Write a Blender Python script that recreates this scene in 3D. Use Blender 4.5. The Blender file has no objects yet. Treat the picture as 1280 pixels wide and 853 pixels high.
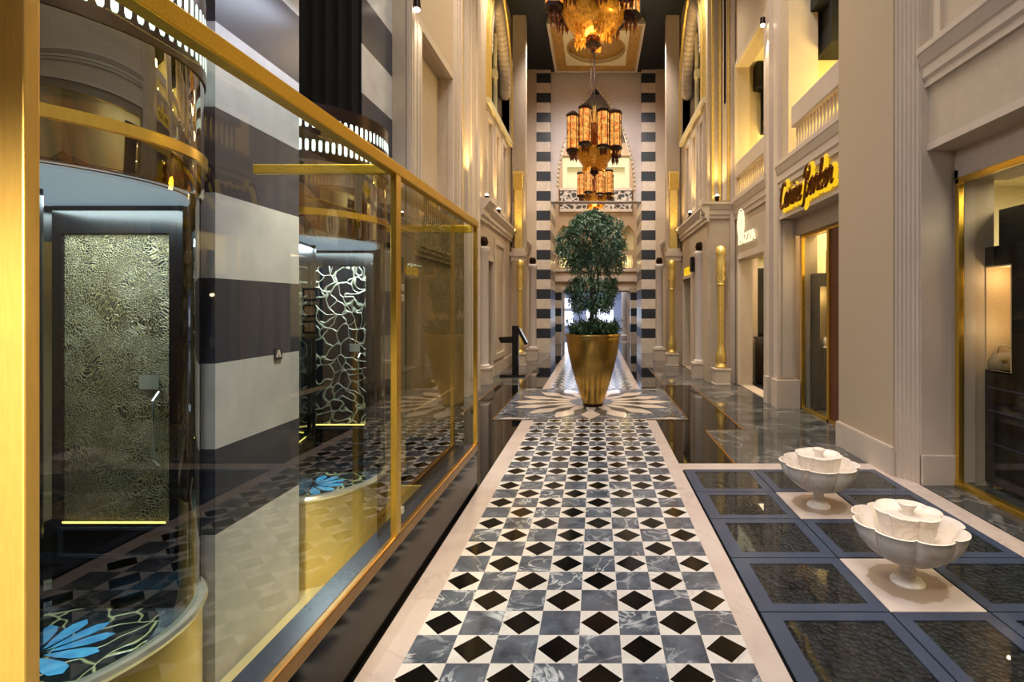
import bpy, bmesh, math, random
from mathutils import Vector, Matrix
random.seed(7)
PI = math.pi
S = bpy.context.scene
C = S.collection
S.view_settings.view_transform = 'Standard'
try: S.view_settings.look = 'None'
except Exception: pass
S.view_settings.gamma = 1.0
S.view_settings.use_curve_mapping = False
S.view_settings.exposure = 0.0
S.cycles.use_denoising = True
S.cycles.max_bounces = 12
S.cycles.diffuse_bounces = 4
S.cycles.glossy_bounces = 6
S.cycles.transmission_bounces = 8
S.cycles.transparent_max_bounces = 24
S.cycles.sample_clamp_indirect = 4.0
S.cycles.caustics_reflective = False
S.cycles.caustics_refractive = False

# ------------------------------------------------------------------ materials
def lin(c):
    return tuple((v/255/12.92 if v/255 <= .04045 else ((v/255+.055)/1.055)**2.4) for v in c)
def rgba(c): return (*lin(c), 1)
class NT:
    def __init__(s, name):
        s.m = bpy.data.materials.new(name); s.m.use_nodes = True
        s.t = s.m.node_tree; s.n = s.t.nodes
        s.b = s.n['Principled BSDF']; s.out = s.n['Material Output']
    def new(s, ty, **kw):
        n = s.n.new(ty)
        for k, v in kw.items(): setattr(n, k, v)
        return n
    def link(s, a, b): s.t.links.new(a, b)
    def coord(s): return s.new('ShaderNodeTexCoord').outputs['Object']
    def pos(s): return s.new('ShaderNodeNewGeometry').outputs['Position']
    def noise(s, vec, scale, detail=3, rough=.5, dist=0.0):
        n = s.new('ShaderNodeTexNoise'); n.inputs['Scale'].default_value = scale
        n.inputs['Detail'].default_value = detail; n.inputs['Roughness'].default_value = rough
        n.inputs['Distortion'].default_value = dist
        s.link(vec, n.inputs['Vector']); return n
    def ramp(s, fac, stops):
        r = s.new('ShaderNodeValToRGB'); e = r.color_ramp.elements
        while len(e) < len(stops): e.new(.5)
        for i, (p, c) in enumerate(stops):
            e[i].position = p; e[i].color = (*c, 1) if len(c) == 3 else c
        s.link(fac, r.inputs['Fac']); return r.outputs['Color']
    def math(s, op, a, b=None):
        n = s.new('ShaderNodeMath', operation=op)
        for i, v in enumerate((a, b)):
            if v is None: continue
            if isinstance(v, (int, float)): n.inputs[i].default_value = v
            else: s.link(v, n.inputs[i])
        return n.outputs[0]
    def bump(s, h, strength=.3, dist=.02):
        b = s.new('ShaderNodeBump'); b.inputs['Strength'].default_value = strength
        b.inputs['Distance'].default_value = dist
        s.link(h, b.inputs['Height']); s.link(b.outputs['Normal'], s.b.inputs['Normal'])

def mat(name, c, rough=.5, metal=0, var=.0, scale=6, spec=.5, emit=None, es=0, bump=0, stretch=None):
    t = NT(name); b = t.b
    b.inputs['Base Color'].default_value = rgba(c); b.inputs['Roughness'].default_value = rough
    b.inputs['Metallic'].default_value = metal; b.inputs['Specular IOR Level'].default_value = spec
    if emit:
        b.inputs['Emission Color'].default_value = rgba(emit); b.inputs['Emission Strength'].default_value = es
    if var or bump:
        v = t.coord()
        if stretch:
            mp = t.new('ShaderNodeMapping'); mp.inputs['Scale'].default_value = stretch
            t.link(v, mp.inputs['Vector']); v = mp.outputs[0]
        n = t.noise(v, scale, 4)
        l = lin(c)
        if var:
            col = t.ramp(n.outputs['Fac'], [(.3, tuple(x*(1-var) for x in l)), (.7, tuple(min(1, x*(1+var)) for x in l))])
            t.link(col, b.inputs['Base Color'])
        if bump: t.bump(n.outputs['Fac'], bump)
    return t.m
def marble(name, c1, c2, vein, rough=.08, scale=3, vw=.03, spec=.5):
    t = NT(name); p = t.pos()
    n = t.noise(p, scale, 6, .6, .6)
    col = t.ramp(n.outputs['Fac'], [(.3, lin(c1)), (.7, lin(c2))])
    n2 = t.noise(p, scale*.6, 5, .55, 1.2)
    d = t.math('ABSOLUTE', t.math('SUBTRACT', n2.outputs['Fac'], .5))
    f = t.ramp(d, [(0, (1, 1, 1)), (vw, (0, 0, 0))])
    n3 = t.noise(p, scale*.5, 2)
    f2 = t.math('MULTIPLY', f, t.ramp(n3.outputs['Fac'], [(.4, (0, 0, 0)), (.65, (.8, .8, .8))]))
    mx = t.new('ShaderNodeMixRGB'); t.link(f2, mx.inputs[0]); t.link(col, mx.inputs[1]); mx.inputs[2].default_value = rgba(vein)
    t.link(mx.outputs[0], t.b.inputs['Base Color'])
    t.b.inputs['Roughness'].default_value = rough; t.b.inputs['Specular IOR Level'].default_value = spec
    return t.m
def stripes(name, dark, light, z0, h):
    t = NT(name); p = t.pos()
    sp = t.new('ShaderNodeSeparateXYZ'); t.link(p, sp.inputs[0])
    v = t.math('MODULO', t.math('ADD', t.math('DIVIDE', t.math('SUBTRACT', sp.outputs['Z'], z0), 2*h), 20.0), 1.0)
    f = t.math('LESS_THAN', v, .5)                    # 1 = dark band
    above = t.math('GREATER_THAN', sp.outputs['Z'], z0)
    f = t.math('MULTIPLY', f, above)
    n = t.noise(p, 4, 4)
    jit = t.ramp(n.outputs['Fac'], [(.3, (.9, .9, .9)), (.7, (1.08, 1.08, 1.08))])
    mx = t.new('ShaderNodeMixRGB'); t.link(f, mx.inputs[0]); mx.inputs[1].default_value = rgba(light); mx.inputs[2].default_value = rgba(dark)
    m2 = t.new('ShaderNodeMixRGB', blend_type='MULTIPLY'); m2.inputs[0].default_value = 1
    t.link(mx.outputs[0], m2.inputs[1]); t.link(jit, m2.inputs[2])
    t.link(m2.outputs[0], t.b.inputs['Base Color'])
    t.b.inputs['Roughness'].default_value = .3
    return t.m
def arch_glass(name, tint=(235, 240, 232), ior=1.6, rough=0.0):
    t = NT(name); t.n.remove(t.b)
    tr = t.new('ShaderNodeBsdfTransparent'); tr.inputs[0].default_value = rgba(tint)
    gl = t.new('ShaderNodeBsdfGlossy'); gl.inputs['Roughness'].default_value = rough; gl.inputs['Color'].default_value = (1, 1, 1, 1)
    # thin-pane reflectance (Schlick), the same from either side
    g = t.new('ShaderNodeNewGeometry'); dt = t.new('ShaderNodeVectorMath', operation='DOT_PRODUCT')
    t.link(g.outputs['Normal'], dt.inputs[0]); t.link(g.outputs['Incoming'], dt.inputs[1])
    c = t.math('SUBTRACT', 1.0, t.math('ABSOLUTE', dt.outputs['Value'])); f0 = ((ior-1)/(ior+1))**2*1.8
    fr = t.math('ADD', f0, t.math('MULTIPLY', t.math('POWER', c, 5.0), 1-f0))
    mx = t.new('ShaderNodeMixShader'); t.link(fr, mx.inputs[0]); t.link(tr.outputs[0], mx.inputs[1]); t.link(gl.outputs[0], mx.inputs[2])
    t.link(mx.outputs[0], t.out.inputs[0]); return t.m
def emis(name, c, s, var=None, scale=8):
    t = NT(name); t.b.inputs['Base Color'].default_value = (.02, .015, .01, 1)
    t.b.inputs['Emission Strength'].default_value = s; t.b.inputs['Emission Color'].default_value = rgba(c)
    if var:
        n = t.noise(t.coord(), scale, 3)
        t.link(t.ramp(n.outputs['Fac'], [(.35, lin(var)), (.62, lin(c))]), t.b.inputs['Emission Color'])
    return t.m
def vines(name, back, line, scale=7, w=.05, rough=.25, metal=.6):
    t = NT(name); p = t.pos()
    n = t.noise(p, 2.5, 2)
    mxv = t.new('ShaderNodeVectorMath', operation='ADD'); t.link(p, mxv.inputs[0]); 
    sc = t.new('ShaderNodeVectorMath', operation='SCALE'); t.link(n.outputs['Color'], sc.inputs[0]); sc.inputs['Scale'].default_value = .5
    t.link(sc.outputs[0], mxv.inputs[1])
    v = t.new('ShaderNodeTexVoronoi', feature='DISTANCE_TO_EDGE'); v.inputs['Scale'].default_value = scale
    t.link(mxv.outputs[0], v.inputs['Vector'])
    f = t.ramp(v.outputs['Distance'], [(0, (1, 1, 1)), (w, (0, 0, 0))])
    mx = t.new('ShaderNodeMixRGB'); t.link(f, mx.inputs[0]); mx.inputs[1].default_value = rgba(back); mx.inputs[2].default_value = rgba(line)
    t.link(mx.outputs[0], t.b.inputs['Base Color']); t.b.inputs['Roughness'].default_value = rough
    t.link(t.math('MULTIPLY', f, metal), t.b.inputs['Metallic'])
    t.bump(f, .5); return t.m

M = {}
M['beige'] = mat('beige_plaster', (196, 178, 156), .55, var=.05, scale=9, bump=.04)
M['beige_trim'] = mat('beige_moulding', (206, 190, 174), .45, var=.04, scale=3)
M['beige_dark'] = mat('tan_plaster', (186, 158, 128), .55, var=.05, scale=9)
M['linen'] = mat('linen_wall', (188, 168, 142), .7, var=.07, scale=30, bump=.06, stretch=(1, 1, 6))
M['cream'] = mat('cream_plaster', (236, 226, 190), .6, var=.03)
M['lilac'] = mat('pale_plaster', (214, 204, 200), .6, var=.03)
M['gold'] = mat('polished_brass', (232, 190, 80), .26, .9, var=.08, scale=14, stretch=(8, 1, 1))
M['gold_satin'] = mat('satin_brass', (240, 198, 108), .4, .7, var=.06, scale=14, stretch=(8, 8, 1))
M['gold_brushed'] = mat('brushed_brass', (224, 184, 62), .36, .9, var=.14, scale=20, stretch=(1, 8, 8))
M['gold_leaf'] = mat('gilded_plaster', (232, 202, 118), .4, .7, var=.15, scale=18, bump=.3)
M['bronze'] = mat('brown_bronze', (168, 128, 74), .32, .85, var=.1, scale=12)
M['canopy'] = arch_glass('bronze_glass', (196, 156, 84), 2.6)
M['reflected_drum'] = mat('reflected_brass', (214, 192, 122), .3, .55, var=.05, scale=4)
M['planter'] = mat('aged_gold', (172, 140, 74), .3, 1, var=.16, scale=5, bump=.03)
M['black'] = mat('black_lacquer', (14, 14, 16), .2)
M['black_stone'] = mat('black_granite', (9, 10, 12), .14, var=.3, scale=40, spec=.14)
M['slate'] = mat('slate_ledge', (52, 55, 66), .25, var=.12, scale=30)
M['navy'] = mat('navy_ceiling_paint', (30, 36, 42), .6)
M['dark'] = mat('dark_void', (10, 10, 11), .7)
M['steel'] = mat('polished_steel', (222, 222, 212), .3, .8)
M['floor_black'] = mat('black_polished_stone', (11, 11, 11), .035, var=.35, scale=2.5, spec=.5)
M['floor_grey'] = marble('grey_veined_marble', (46, 48, 48), (88, 88, 86), (150, 148, 142), .06, 2.2, .035)
M['tile_grey'] = marble('blue_grey_marble_tile', (54, 60, 72), (104, 110, 122), (214, 216, 220), .14, 5.0, .03)
M['tile_white'] = marble('white_marble_tile', (204, 196, 190), (220, 214, 208), (170, 164, 160), .12, 3, .02)
M['tile_black'] = mat('black_marble_diamond', (10, 10, 11), .12, var=.3, scale=8, spec=.18)
M['strip'] = marble('rose_cream_marble', (190, 172, 164), (204, 188, 180), (176, 158, 150), .14, 2, .02)
M['petal'] = marble('rose_petal_marble', (212, 194, 178), (232, 214, 200), (180, 165, 150), .08, 3, .02)
M['brass_line'] = mat('brass_inlay', (206, 160, 88), .25, 1)
M['glass'] = arch_glass('clear_glass', (238, 242, 232), 1.36)
M['glass_dimmed'] = arch_glass('dimmed_brown_glass', (172, 160, 122), 1.5)  # brown tint darkens the view, standing in for the dim space behind
M['glass_shop'] = arch_glass('shop_glass', (240, 244, 240), 1.3)
M['glass_drum'] = arch_glass('green_tinted_glass', (222, 234, 228), 1.3)
M['glass_edge'] = mat('glass_edge', (150, 190, 176), .1, 0, emit=(120, 160, 150), es=.0)
M['frost'] = mat('frosted_blue_glass', (62, 72, 92), .16, var=.08, scale=2)
M['pebble'] = None
M['alabaster'] = marble('alabaster', (226, 214, 202), (242, 234, 226), (206, 182, 156), .3, 9, .04)
M['leaf'] = None
M['trunk'] = mat('bark', (96, 84, 70), .8, var=.3, scale=20, bump=.4)
M['amber'] = emis('amber_mica_glow', (255, 186, 84), 1.15, (220, 96, 18), 8)
M['amber_glass'] = mat('amber_crystal', (214, 150, 56), .15, .35, var=.55, scale=16, emit=(200, 124, 24), es=.12)
M['crystal'] = mat('smoky_crystal', (120, 70, 40), .08, .5, var=.6, scale=30)
M['rust'] = mat('bronze_frame_dark', (44, 28, 22), .3, .7)
M['lamp_white'] = emis('lamp_lens', (255, 240, 214), 14)
M['slot'] = emis('lit_slot', (232, 250, 240), 1.6)
M['cove'] = emis('cove_light', (255, 244, 186), 1.0)
M['day'] = emis('daylit_pane', (224, 234, 255), 2.2)
M['warmlight'] = emis('warm_strip', (255, 214, 120), 3.0)
M['niche'] = mat('woven_gold_backing', (210, 186, 148), .6, var=.2, scale=60, stretch=(8, 8, 1))
M['leather'] = mat('taupe_leather', (150, 128, 92), .4, var=.25, scale=14)
M['sign_glow'] = emis('amber_backlight', (255, 204, 30), .95)
M['sign_dark'] = mat('bronze_letters', (120, 72, 16), .3, .7)
M['sign_white'] = emis('warm_white_letters', (255, 238, 190), 1.3)
M['leaded'] = mat('dark_leaded_glass', (46, 38, 30), .15, var=.3, scale=12)
M['blue'] = mat('blue_petal_mosaic', (96, 180, 255), .25, var=.25, scale=12)
M['wood'] = mat('dark_red_wood', (96, 52, 32), .35, var=.2, scale=14)
M['screen'] = mat('screen_glass', (190, 200, 210), .15, emit=(180, 190, 200), es=.4)
M['vine'] = vines('silver_vine_screen', (18, 20, 26), (206, 200, 176), 6, .06)
M['vine_bright'] = vines('pearl_vine_panel', (168, 160, 140), (48, 46, 40), 5, .08)
M['lace'] = vines('plaster_lattice', (60, 56, 54), (226, 214, 204), 3.4, .2, .5, 0)
M['mosaic'] = vines('dark_mosaic_gold_lines', (34, 40, 44), (226, 222, 170), 4.2, .05, .15, 0)
M['mesh'] = vines('gold_mesh_glass', (26, 26, 28), (150, 136, 94), 64, .2, .4, .3)
M['floor_yellow'] = mat('cream_pit_floor', (206, 190, 140), .18, var=.06, scale=3)
M['stripe_near'] = stripes('navy_white_bands', (58, 62, 78), (196, 198, 206), .25, .653)
M['stripe_far'] = stripes('charcoal_cream_bands', (50, 56, 66), (220, 206, 190), .62, .4125)

def make_special():
    t = NT('dark_pebbles'); p = t.pos()
    v = t.new('ShaderNodeTexVoronoi'); v.inputs['Scale'].default_value = 26; t.link(p, v.inputs['Vector'])
    col = t.ramp(t.noise(p, 9, 3).outputs['Fac'], [(.3, lin((14, 15, 19))), (.75, lin((50, 53, 62)))])
    t.link(col, t.b.inputs['Base Color']); t.b.inputs['Roughness'].default_value = .45; t.b.inputs['Specular IOR Level'].default_value = .25
    t.bump(t.math('SUBTRACT', 1.0, v.outputs['Distance']), .9, .04); M['pebble'] = t.m
    t = NT('glossy_leaves'); n = t.noise(t.coord(), 6, 3)
    t.link(t.ramp(n.outputs['Fac'], [(.3, lin((40, 70, 54))), (.5, lin((86, 124, 98))), (.72, lin((150, 176, 152)))]), t.b.inputs['Base Color'])
    t.b.inputs['Roughness'].default_value = .4; M['leaf'] = t.m
    # rose slab with a damp stain of its own round the fountain foot
    t = NT('rose_slab_damp'); p = t.coord()
    n = t.noise(p, 9, 3)
    ln = t.new('ShaderNodeVectorMath', operation='LENGTH'); t.link(p, ln.inputs[0])
    d = t.math('ADD', ln.outputs['Value'], t.math('MULTIPLY', t.math('SUBTRACT', n.outputs['Fac'], .5), .12))
    f = t.ramp(d, [(.245, (1, 1, 1)), (.265, (0, 0, 0))])
    base = t.ramp(t.noise(p, 4, 5).outputs['Fac'], [(.3, lin((200, 182, 172))), (.7, lin((218, 204, 196)))])
    mx = t.new('ShaderNodeMixRGB'); t.link(f, mx.inputs[0]); t.link(base, mx.inputs[1]); mx.inputs[2].default_value = rgba((172, 150, 130))
    t.link(mx.outputs[0], t.b.inputs['Base Color']); t.b.inputs['Roughness'].default_value = .2; M['slab'] = t.m
    # coffer panel scroll pattern
    M['scroll'] = vines('gilt_scroll_panel', (206, 160, 72), (110, 78, 30), 14, .12, .4, .3)
make_special()

# ------------------------------------------------------------------ mesh helpers
def B(): return bmesh.new()
def box(bm, x0, x1, y0, y1, z0, z1, mi=0):
    vs = [bm.verts.new((x, y, z)) for z in (z0, z1) for y in (y0, y1) for x in (x0, x1)]
    for q in ((0, 2, 3, 1), (4, 5, 7, 6), (0, 1, 5, 4), (1, 3, 7, 5), (3, 2, 6, 7), (2, 0, 4, 6)):
        f = bm.faces.new([vs[i] for i in q]); f.material_index = mi
def poly(bm, pts, mi=0):
    f = bm.faces.new([bm.verts.new(p) for p in pts]); f.material_index = mi; return f
def lathe(bm, prof, c=(0, 0, 0), n=32, mi=0, mod=None, a0=0, a1=2*PI, cap=True):
    full = abs(a1-a0-2*PI) < 1e-6
    rings = []
    m = n if full else n+1
    for (r, z) in prof:
        ring = []
        for i in range(m):
            a = a0+(a1-a0)*i/n
            rr = r*(mod(a, z) if mod else 1)
            ring.append(bm.verts.new((c[0]+rr*math.cos(a), c[1]+rr*math.sin(a), c[2]+z)))
        rings.append(ring)
    for k in range(len(rings)-1):
        for i in range(n):
            j = (i+1) % m if full else i+1
            f = bm.faces.new((rings[k][i], rings[k][j], rings[k+1][j], rings[k+1][i])); f.material_index = mi
    if cap and full:
        for ring, fl in ((rings[0], True), (rings[-1], False)):
            f = bm.faces.new(ring[::-1] if fl else ring); f.material_index = mi
def tube(bm, pts, r, n=8, mi=0):
    pts = [Vector(p) for p in pts]; rings = []
    rs = r if isinstance(r, (list, tuple)) else [r]*len(pts)
    up = Vector((0, 0, 1))
    for i, p in enumerate(pts):
        d = (pts[min(i+1, len(pts)-1)]-pts[max(i-1, 0)]).normalized()
        s = d.cross(up)
        if s.length < 1e-3: s = d.cross(Vector((1, 0, 0)))
        s.normalize(); t = s.cross(d).normalized()
        rings.append([bm.verts.new(p+rs[i]*(math.cos(2*PI*k/n)*s+math.sin(2*PI*k/n)*t)) for k in range(n)])
    for a, b in zip(rings, rings[1:]):
        for k in range(n):
            f = bm.faces.new((a[k], a[(k+1) % n], b[(k+1) % n], b[k])); f.material_index = mi
    bm.faces.new(rings[0][::-1]).material_index = mi; bm.faces.new(rings[-1]).material_index = mi
def arc_wall(bm, c, r0, r1, z0, z1, a0, a1, n=24, mi=0):
    P = []
    for i in range(n+1):
        a = a0+(a1-a0)*i/n; ca, sa = math.cos(a), math.sin(a)
        P.append([bm.verts.new((c[0]+r*ca, c[1]+r*sa, z)) for (r, z) in ((r0, z0), (r1, z0), (r1, z1), (r0, z1))])
    for A, Q in zip(P, P[1:]):
        for k in range(4):
            bm.faces.new((A[k], A[(k+1) % 4], Q[(k+1) % 4], Q[k])).material_index = mi
    bm.faces.new(P[0]).material_index = mi; bm.faces.new(P[-1][::-1]).material_index = mi
def profile_run(bm, prof, axis, a0, a1, mi=0):
    """extrude a closed profile of (x,z) along y (axis 'y') or of (y,z) along x"""
    f = (lambda p, t: (p[0], t, p[1])) if axis == 'y' else (lambda p, t: (t, p[0], p[1]))
    A = [bm.verts.new(f(p, a0)) for p in prof]; Q = [bm.verts.new(f(p, a1)) for p in prof]; n = len(prof)
    for k in range(n): bm.faces.new((A[k], A[(k+1) % n], Q[(k+1) % n], Q[k])).material_index = mi
    bm.faces.new(A[::-1]).material_index = mi; bm.faces.new(Q).material_index = mi
def holed(bm, fn, outer, holes, depth, mi=0):
    """slab from an outline with holes. fn(u,v,w) -> xyz, w from 0 to depth"""
    edges = []
    loops = [outer]+holes
    vl = []
    for lp in loops:
        vs = [bm.verts.new(fn(u, v, 0)) for u, v in lp]; vl.append(vs)
        edges += [bm.edges.new((vs[i], vs[(i+1) % len(vs)])) for i in range(len(vs))]
    res = bmesh.ops.triangle_fill(bm, use_beauty=True, use_dissolve=False, edges=edges)
    faces = [g for g in res['geom'] if isinstance(g, bmesh.types.BMFace)]
    mp = {}
    for lp, vs in zip(loops, vl):
        for (u, v), x in zip(lp, vs): mp[x] = bm.verts.new(fn(u, v, depth))
    for f in faces:
        f.material_index = mi
        bm.faces.new([mp[v] for v in f.verts][::-1]).material_index = mi
    for vs in vl:
        for i in range(len(vs)):
            a, b = vs[i], vs[(i+1) % len(vs)]
            bm.faces.new((a, b, mp[b], mp[a])).material_index = mi
def rect(u0, u1, v0, v1): return [(u0, v0), (u1, v0), (u1, v1), (u0, v1)]
def pointed(uc, hw, v0, vs, va, n=12):
    """pointed arch outline: sill v0, springing vs, apex va"""
    L = [(uc-hw, v0), (uc+hw, v0), (uc+hw, vs)]
    h = va-vs; Rr = (hw*hw+h*h)/(2*hw); a1 = math.asin(min(1, h/Rr)) if h < Rr or hw >= h else math.pi/2
    if Rr < h: a1 = math.pi-math.asin(h/Rr) if h <= Rr else math.pi/2
    R_ = [(uc+hw-Rr+Rr*math.cos(a1*i/n), vs+Rr*math.sin(a1*i/n)) for i in range(1, n)]
    L += R_+[(uc, va)]+[(2*uc-u, v) for u, v in R_[::-1]]
    L.append((uc-hw, vs)); return L
def offset_arch(uc, hw, v0, vs, va, d): return pointed(uc, hw+d, v0, vs, va+d*1.4)

def obj(name, bm, mats, parent=None, smooth=None, bevel=0, org=None, solid=0):
    if org is not None: bmesh.ops.translate(bm, verts=bm.verts, vec=-Vector(org))
    bmesh.ops.recalc_face_normals(bm, faces=bm.faces)
    me = bpy.data.meshes.new(name); bm.to_mesh(me); bm.free()
    for m in (mats if isinstance(mats, (list, tuple)) else [mats]): me.materials.append(M[m] if isinstance(m, str) else m)
    o = bpy.data.objects.new(name, me); C.objects.link(o)
    if parent: o.parent = parent
    if smooth:
        for p in me.polygons: p.use_smooth = True
        me.set_sharp_from_angle(angle=math.radians(smooth))
    if bevel:
        b = o.modifiers.new('bevel', 'BEVEL'); b.width = bevel; b.segments = 2; b.limit_method = 'ANGLE'
    return o
def tag(o, label=None, cat=None, group=None, kind=None):
    if label: o['label'] = label
    if cat: o['category'] = cat
    if group: o['group'] = group
    if kind: o['kind'] = kind
    return o
def thing(name, label, cat, loc=(0, 0, 0), rz=0, group=None):
    o = bpy.data.objects.new(name, None); o.empty_display_size = .1; C.objects.link(o)
    o.location = loc; o.rotation_euler = (0, 0, rz); return tag(o, label, cat, group)
def struct(name, bm, mats, label=None, parent=None, smooth=None, bevel=0):
    o = obj(name, bm, mats, parent, smooth, bevel)
    if not parent: o['kind'] = 'structure'
    if label: o['label'] = label; o['category'] = name.split('_')[0]
    return o
def dup(root, loc, rz=None, label=None, scale=None):
    r = root.copy(); C.objects.link(r); r.location = loc
    if rz is not None: r.rotation_euler = (0, 0, rz)
    if scale: r.scale = (scale,)*3
    if label: r['label'] = label
    for ch in list(root.children):
        c = ch.copy(); C.objects.link(c); c.parent = r
        for g in ch.children:
            d = g.copy(); C.objects.link(d); d.parent = c
    return r
def text(name, s, size, mats, parent, loc, rot, shear=0, extrude=.01, offset=0, sx=1):
    cu = bpy.data.curves.new(name, 'FONT'); cu.body = s; cu.size = size; cu.shear = shear
    cu.extrude = extrude; cu.offset = offset; cu.align_x = 'CENTER'; cu.align_y = 'CENTER'; cu.resolution_u = 3
    cu.materials.append(M[mats]); o = bpy.data.objects.new(name, cu); C.objects.link(o)
    me = bpy.data.meshes.new_from_object(o); bpy.data.objects.remove(o); me.materials.clear(); me.materials.append(M[mats])
    o = bpy.data.objects.new(name, me); C.objects.link(o)
    o.parent = parent; o.location = loc; o.rotation_euler = rot; o.scale = (sx, 1, 1); return o

# ------------------------------------------------------------------ camera
cam = bpy.data.cameras.new('camera'); co = bpy.data.objects.new('camera', cam); C.objects.link(co)
co.location = (0, 0, 2); co.rotation_euler = (PI/2, 0, 0)
cam.sensor_width = 36; cam.lens = 18; cam.shift_x = -105/1280; cam.shift_y = -44.5/1280; cam.clip_start = .05; cam.clip_end = 200
S.camera = co

# ------------------------------------------------------------------ FLOOR
T = .245; X0 = -1.08; X1 = X0+8*T; ROW0 = 2.851
bm = B()
box(bm, -1.31, 4.6, -4, 5.7, -.3, 0, 0)
box(bm, -2.3, 4.6, 5.7, 7.8, -.3, 0, 0)
box(bm, -3.4, 4.6, 7.8, 34, -.3, 0, 0)
h = .004
def slab(x0, x1, y0, y1, mi, hh=h): box(bm, x0, x1, y0, y1, -.05, hh, mi)
slab(2.35, 4.55, 8.2, 12.8, 1); slab(1.73, 4.55, 6.46, 8.2, 1); slab(1.66, 4.55, 12.8, 21.4, 1)
slab(3.62, 4.55, -4, 6.46, 1)
slab(-3.3, -2.45, 7.8, 12.8, 1); slab(-3.3, -1.9, 12.8, 21.4, 1)
for (xa, ya, xb, yb) in ((1.73, 6.46, 1.77, 8.2), (2.35, 8.2, 2.39, 12.8), (1.66, 12.8, 1.70, 16), (-2.49, 7.8, -2.45, 12.8), (-1.94, 12.8, -1.9, 16), (1.73, 8.185, 2.39, 8.205), (1.66, 12.79, 2.39, 12.81)):
    slab(xa, xb, ya, yb, 2, h+.001)
for (ya, yb) in ((-2, 8.95), (12.2, 34)):
    slab(-1.285, X0, ya, yb, 3); slab(X1, 1.045, ya, yb, 3)
slab(1.045, 3.6, 6.2, 6.46, 3, h+.001); slab(3.38, 3.6, -4, 6.2, 3, h+.001)
struct('floor', bm, ['floor_black', 'floor_grey', 'brass_line', 'strip'], 'polished black and grey marble hall floor with rose borders')
# checker carpet of marble tiles: white squares with an inscribed black diamond, grey squares
bm = B(); zt = .006
def checker(r0, r1):
    for r in range(r0, r1):
        y0 = ROW0+r*T; y1 = y0+T
        for c in range(8):
            x0 = X0+c*T; x1 = x0+T
            if (r+c) % 2 == 0: poly(bm, [(x0, y0, zt), (x1, y0, zt), (x1, y1, zt), (x0, y1, zt)], 0)
            else:
                xm, ym = (x0+x1)/2, (y0+y1)/2; g = .004
                d = [(xm, y0+g, zt), (x1-g, ym, zt), (xm, y1-g, zt), (x0+g, ym, zt)]
                poly(bm, d, 2)
                cs = [(x0, y0, zt), (x1, y0, zt), (x1, y1, zt), (x0, y1, zt)]
                poly(bm, [cs[0], (xm, y0, zt), d[0], d[3], (x0, ym, zt)], 1)
                poly(bm, [cs[1], (x1, ym, zt), d[1], d[0], (xm, y0, zt)], 1)
                poly(bm, [cs[2], (xm, y1, zt), d[2], d[1], (x1, ym, zt)], 1)
                poly(bm, [cs[3], (x0, ym, zt), d[3], d[2], (xm, y1, zt)], 1)
checker(-14, 25); checker(38, 120)
for v in bm.verts: pass
o = struct('floor_checker', bm, ['tile_grey', 'tile_white', 'tile_black'], 'checkered strip of grey and white marble with black diamonds')
# medallion under the planter
bm = B(); mc = (-.1, 10.6)
def flat(pts, z, mi): poly(bm, [(mc[0]+x, mc[1]+y, z) for x, y in pts], mi)
H2 = 1.72
flat([(-H2, -H2+.02), (H2, -H2+.02), (H2, H2-.1), (-H2, H2-.1)], .0055, 1)
for (a, b_) in (((-H2, -H2+.02), (H2, -H2+.05)), ((-H2, -H2+.02), (-H2+.03, H2-.1)), ((H2-.03, -H2+.02), (H2, H2-.1)), ((-H2, H2-.13), (H2, H2-.1))):
    flat([(a[0], a[1]), (b_[0], a[1]), (b_[0], b_[1]), (a[0], b_[1])], .0065, 2)
def petal(ang, r0, r1, w, z, mi):
    pts = []
    for i in range(9):
        t = i/8; pts.append((r0+(r1-r0)*t, w*math.sin(PI*min(1, t*1.0))**.8))
    pts += [(p[0], -p[1]) for p in pts[-2:0:-1]]
    ca, sa = math.cos(ang), math.sin(ang)
    flat([(x*ca-y*sa, x*sa+y*ca) for x, y in pts], z, mi)
for k in range(16):
    petal(PI/8*k, .55, 1.62, .19, .007, 0)
for k in range(16):
    petal(PI/8*(k+.5), .35, 1.35, .13, .0075, 3)
for k in range(16):
    petal(PI/8*k, .3, 1.0, .10, .008, 0)
flat([(.45*math.cos(i*PI/12), .45*math.sin(i*PI/12)) for i in range(24)], .0085, 1)
for (sx, sy) in ((1, 1), (1, -1), (-1, 1), (-1, -1)):
    flat([(sx*1.2, sy*1.45), (sx*1.6, sy*1.45), (sx*1.6, sy*1.1)], .0082, 3)
    flat([(sx*.95, sy*1.6), (sx*1.62, sy*1.6), (sx*1.45, sy*1.5)], .0083, 0)
struct('floor_medallion', bm, ['petal', 'tile_grey', 'brass_line', 'floor_grey'], 'square marble medallion with radiating rose petals under the planter')

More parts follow.
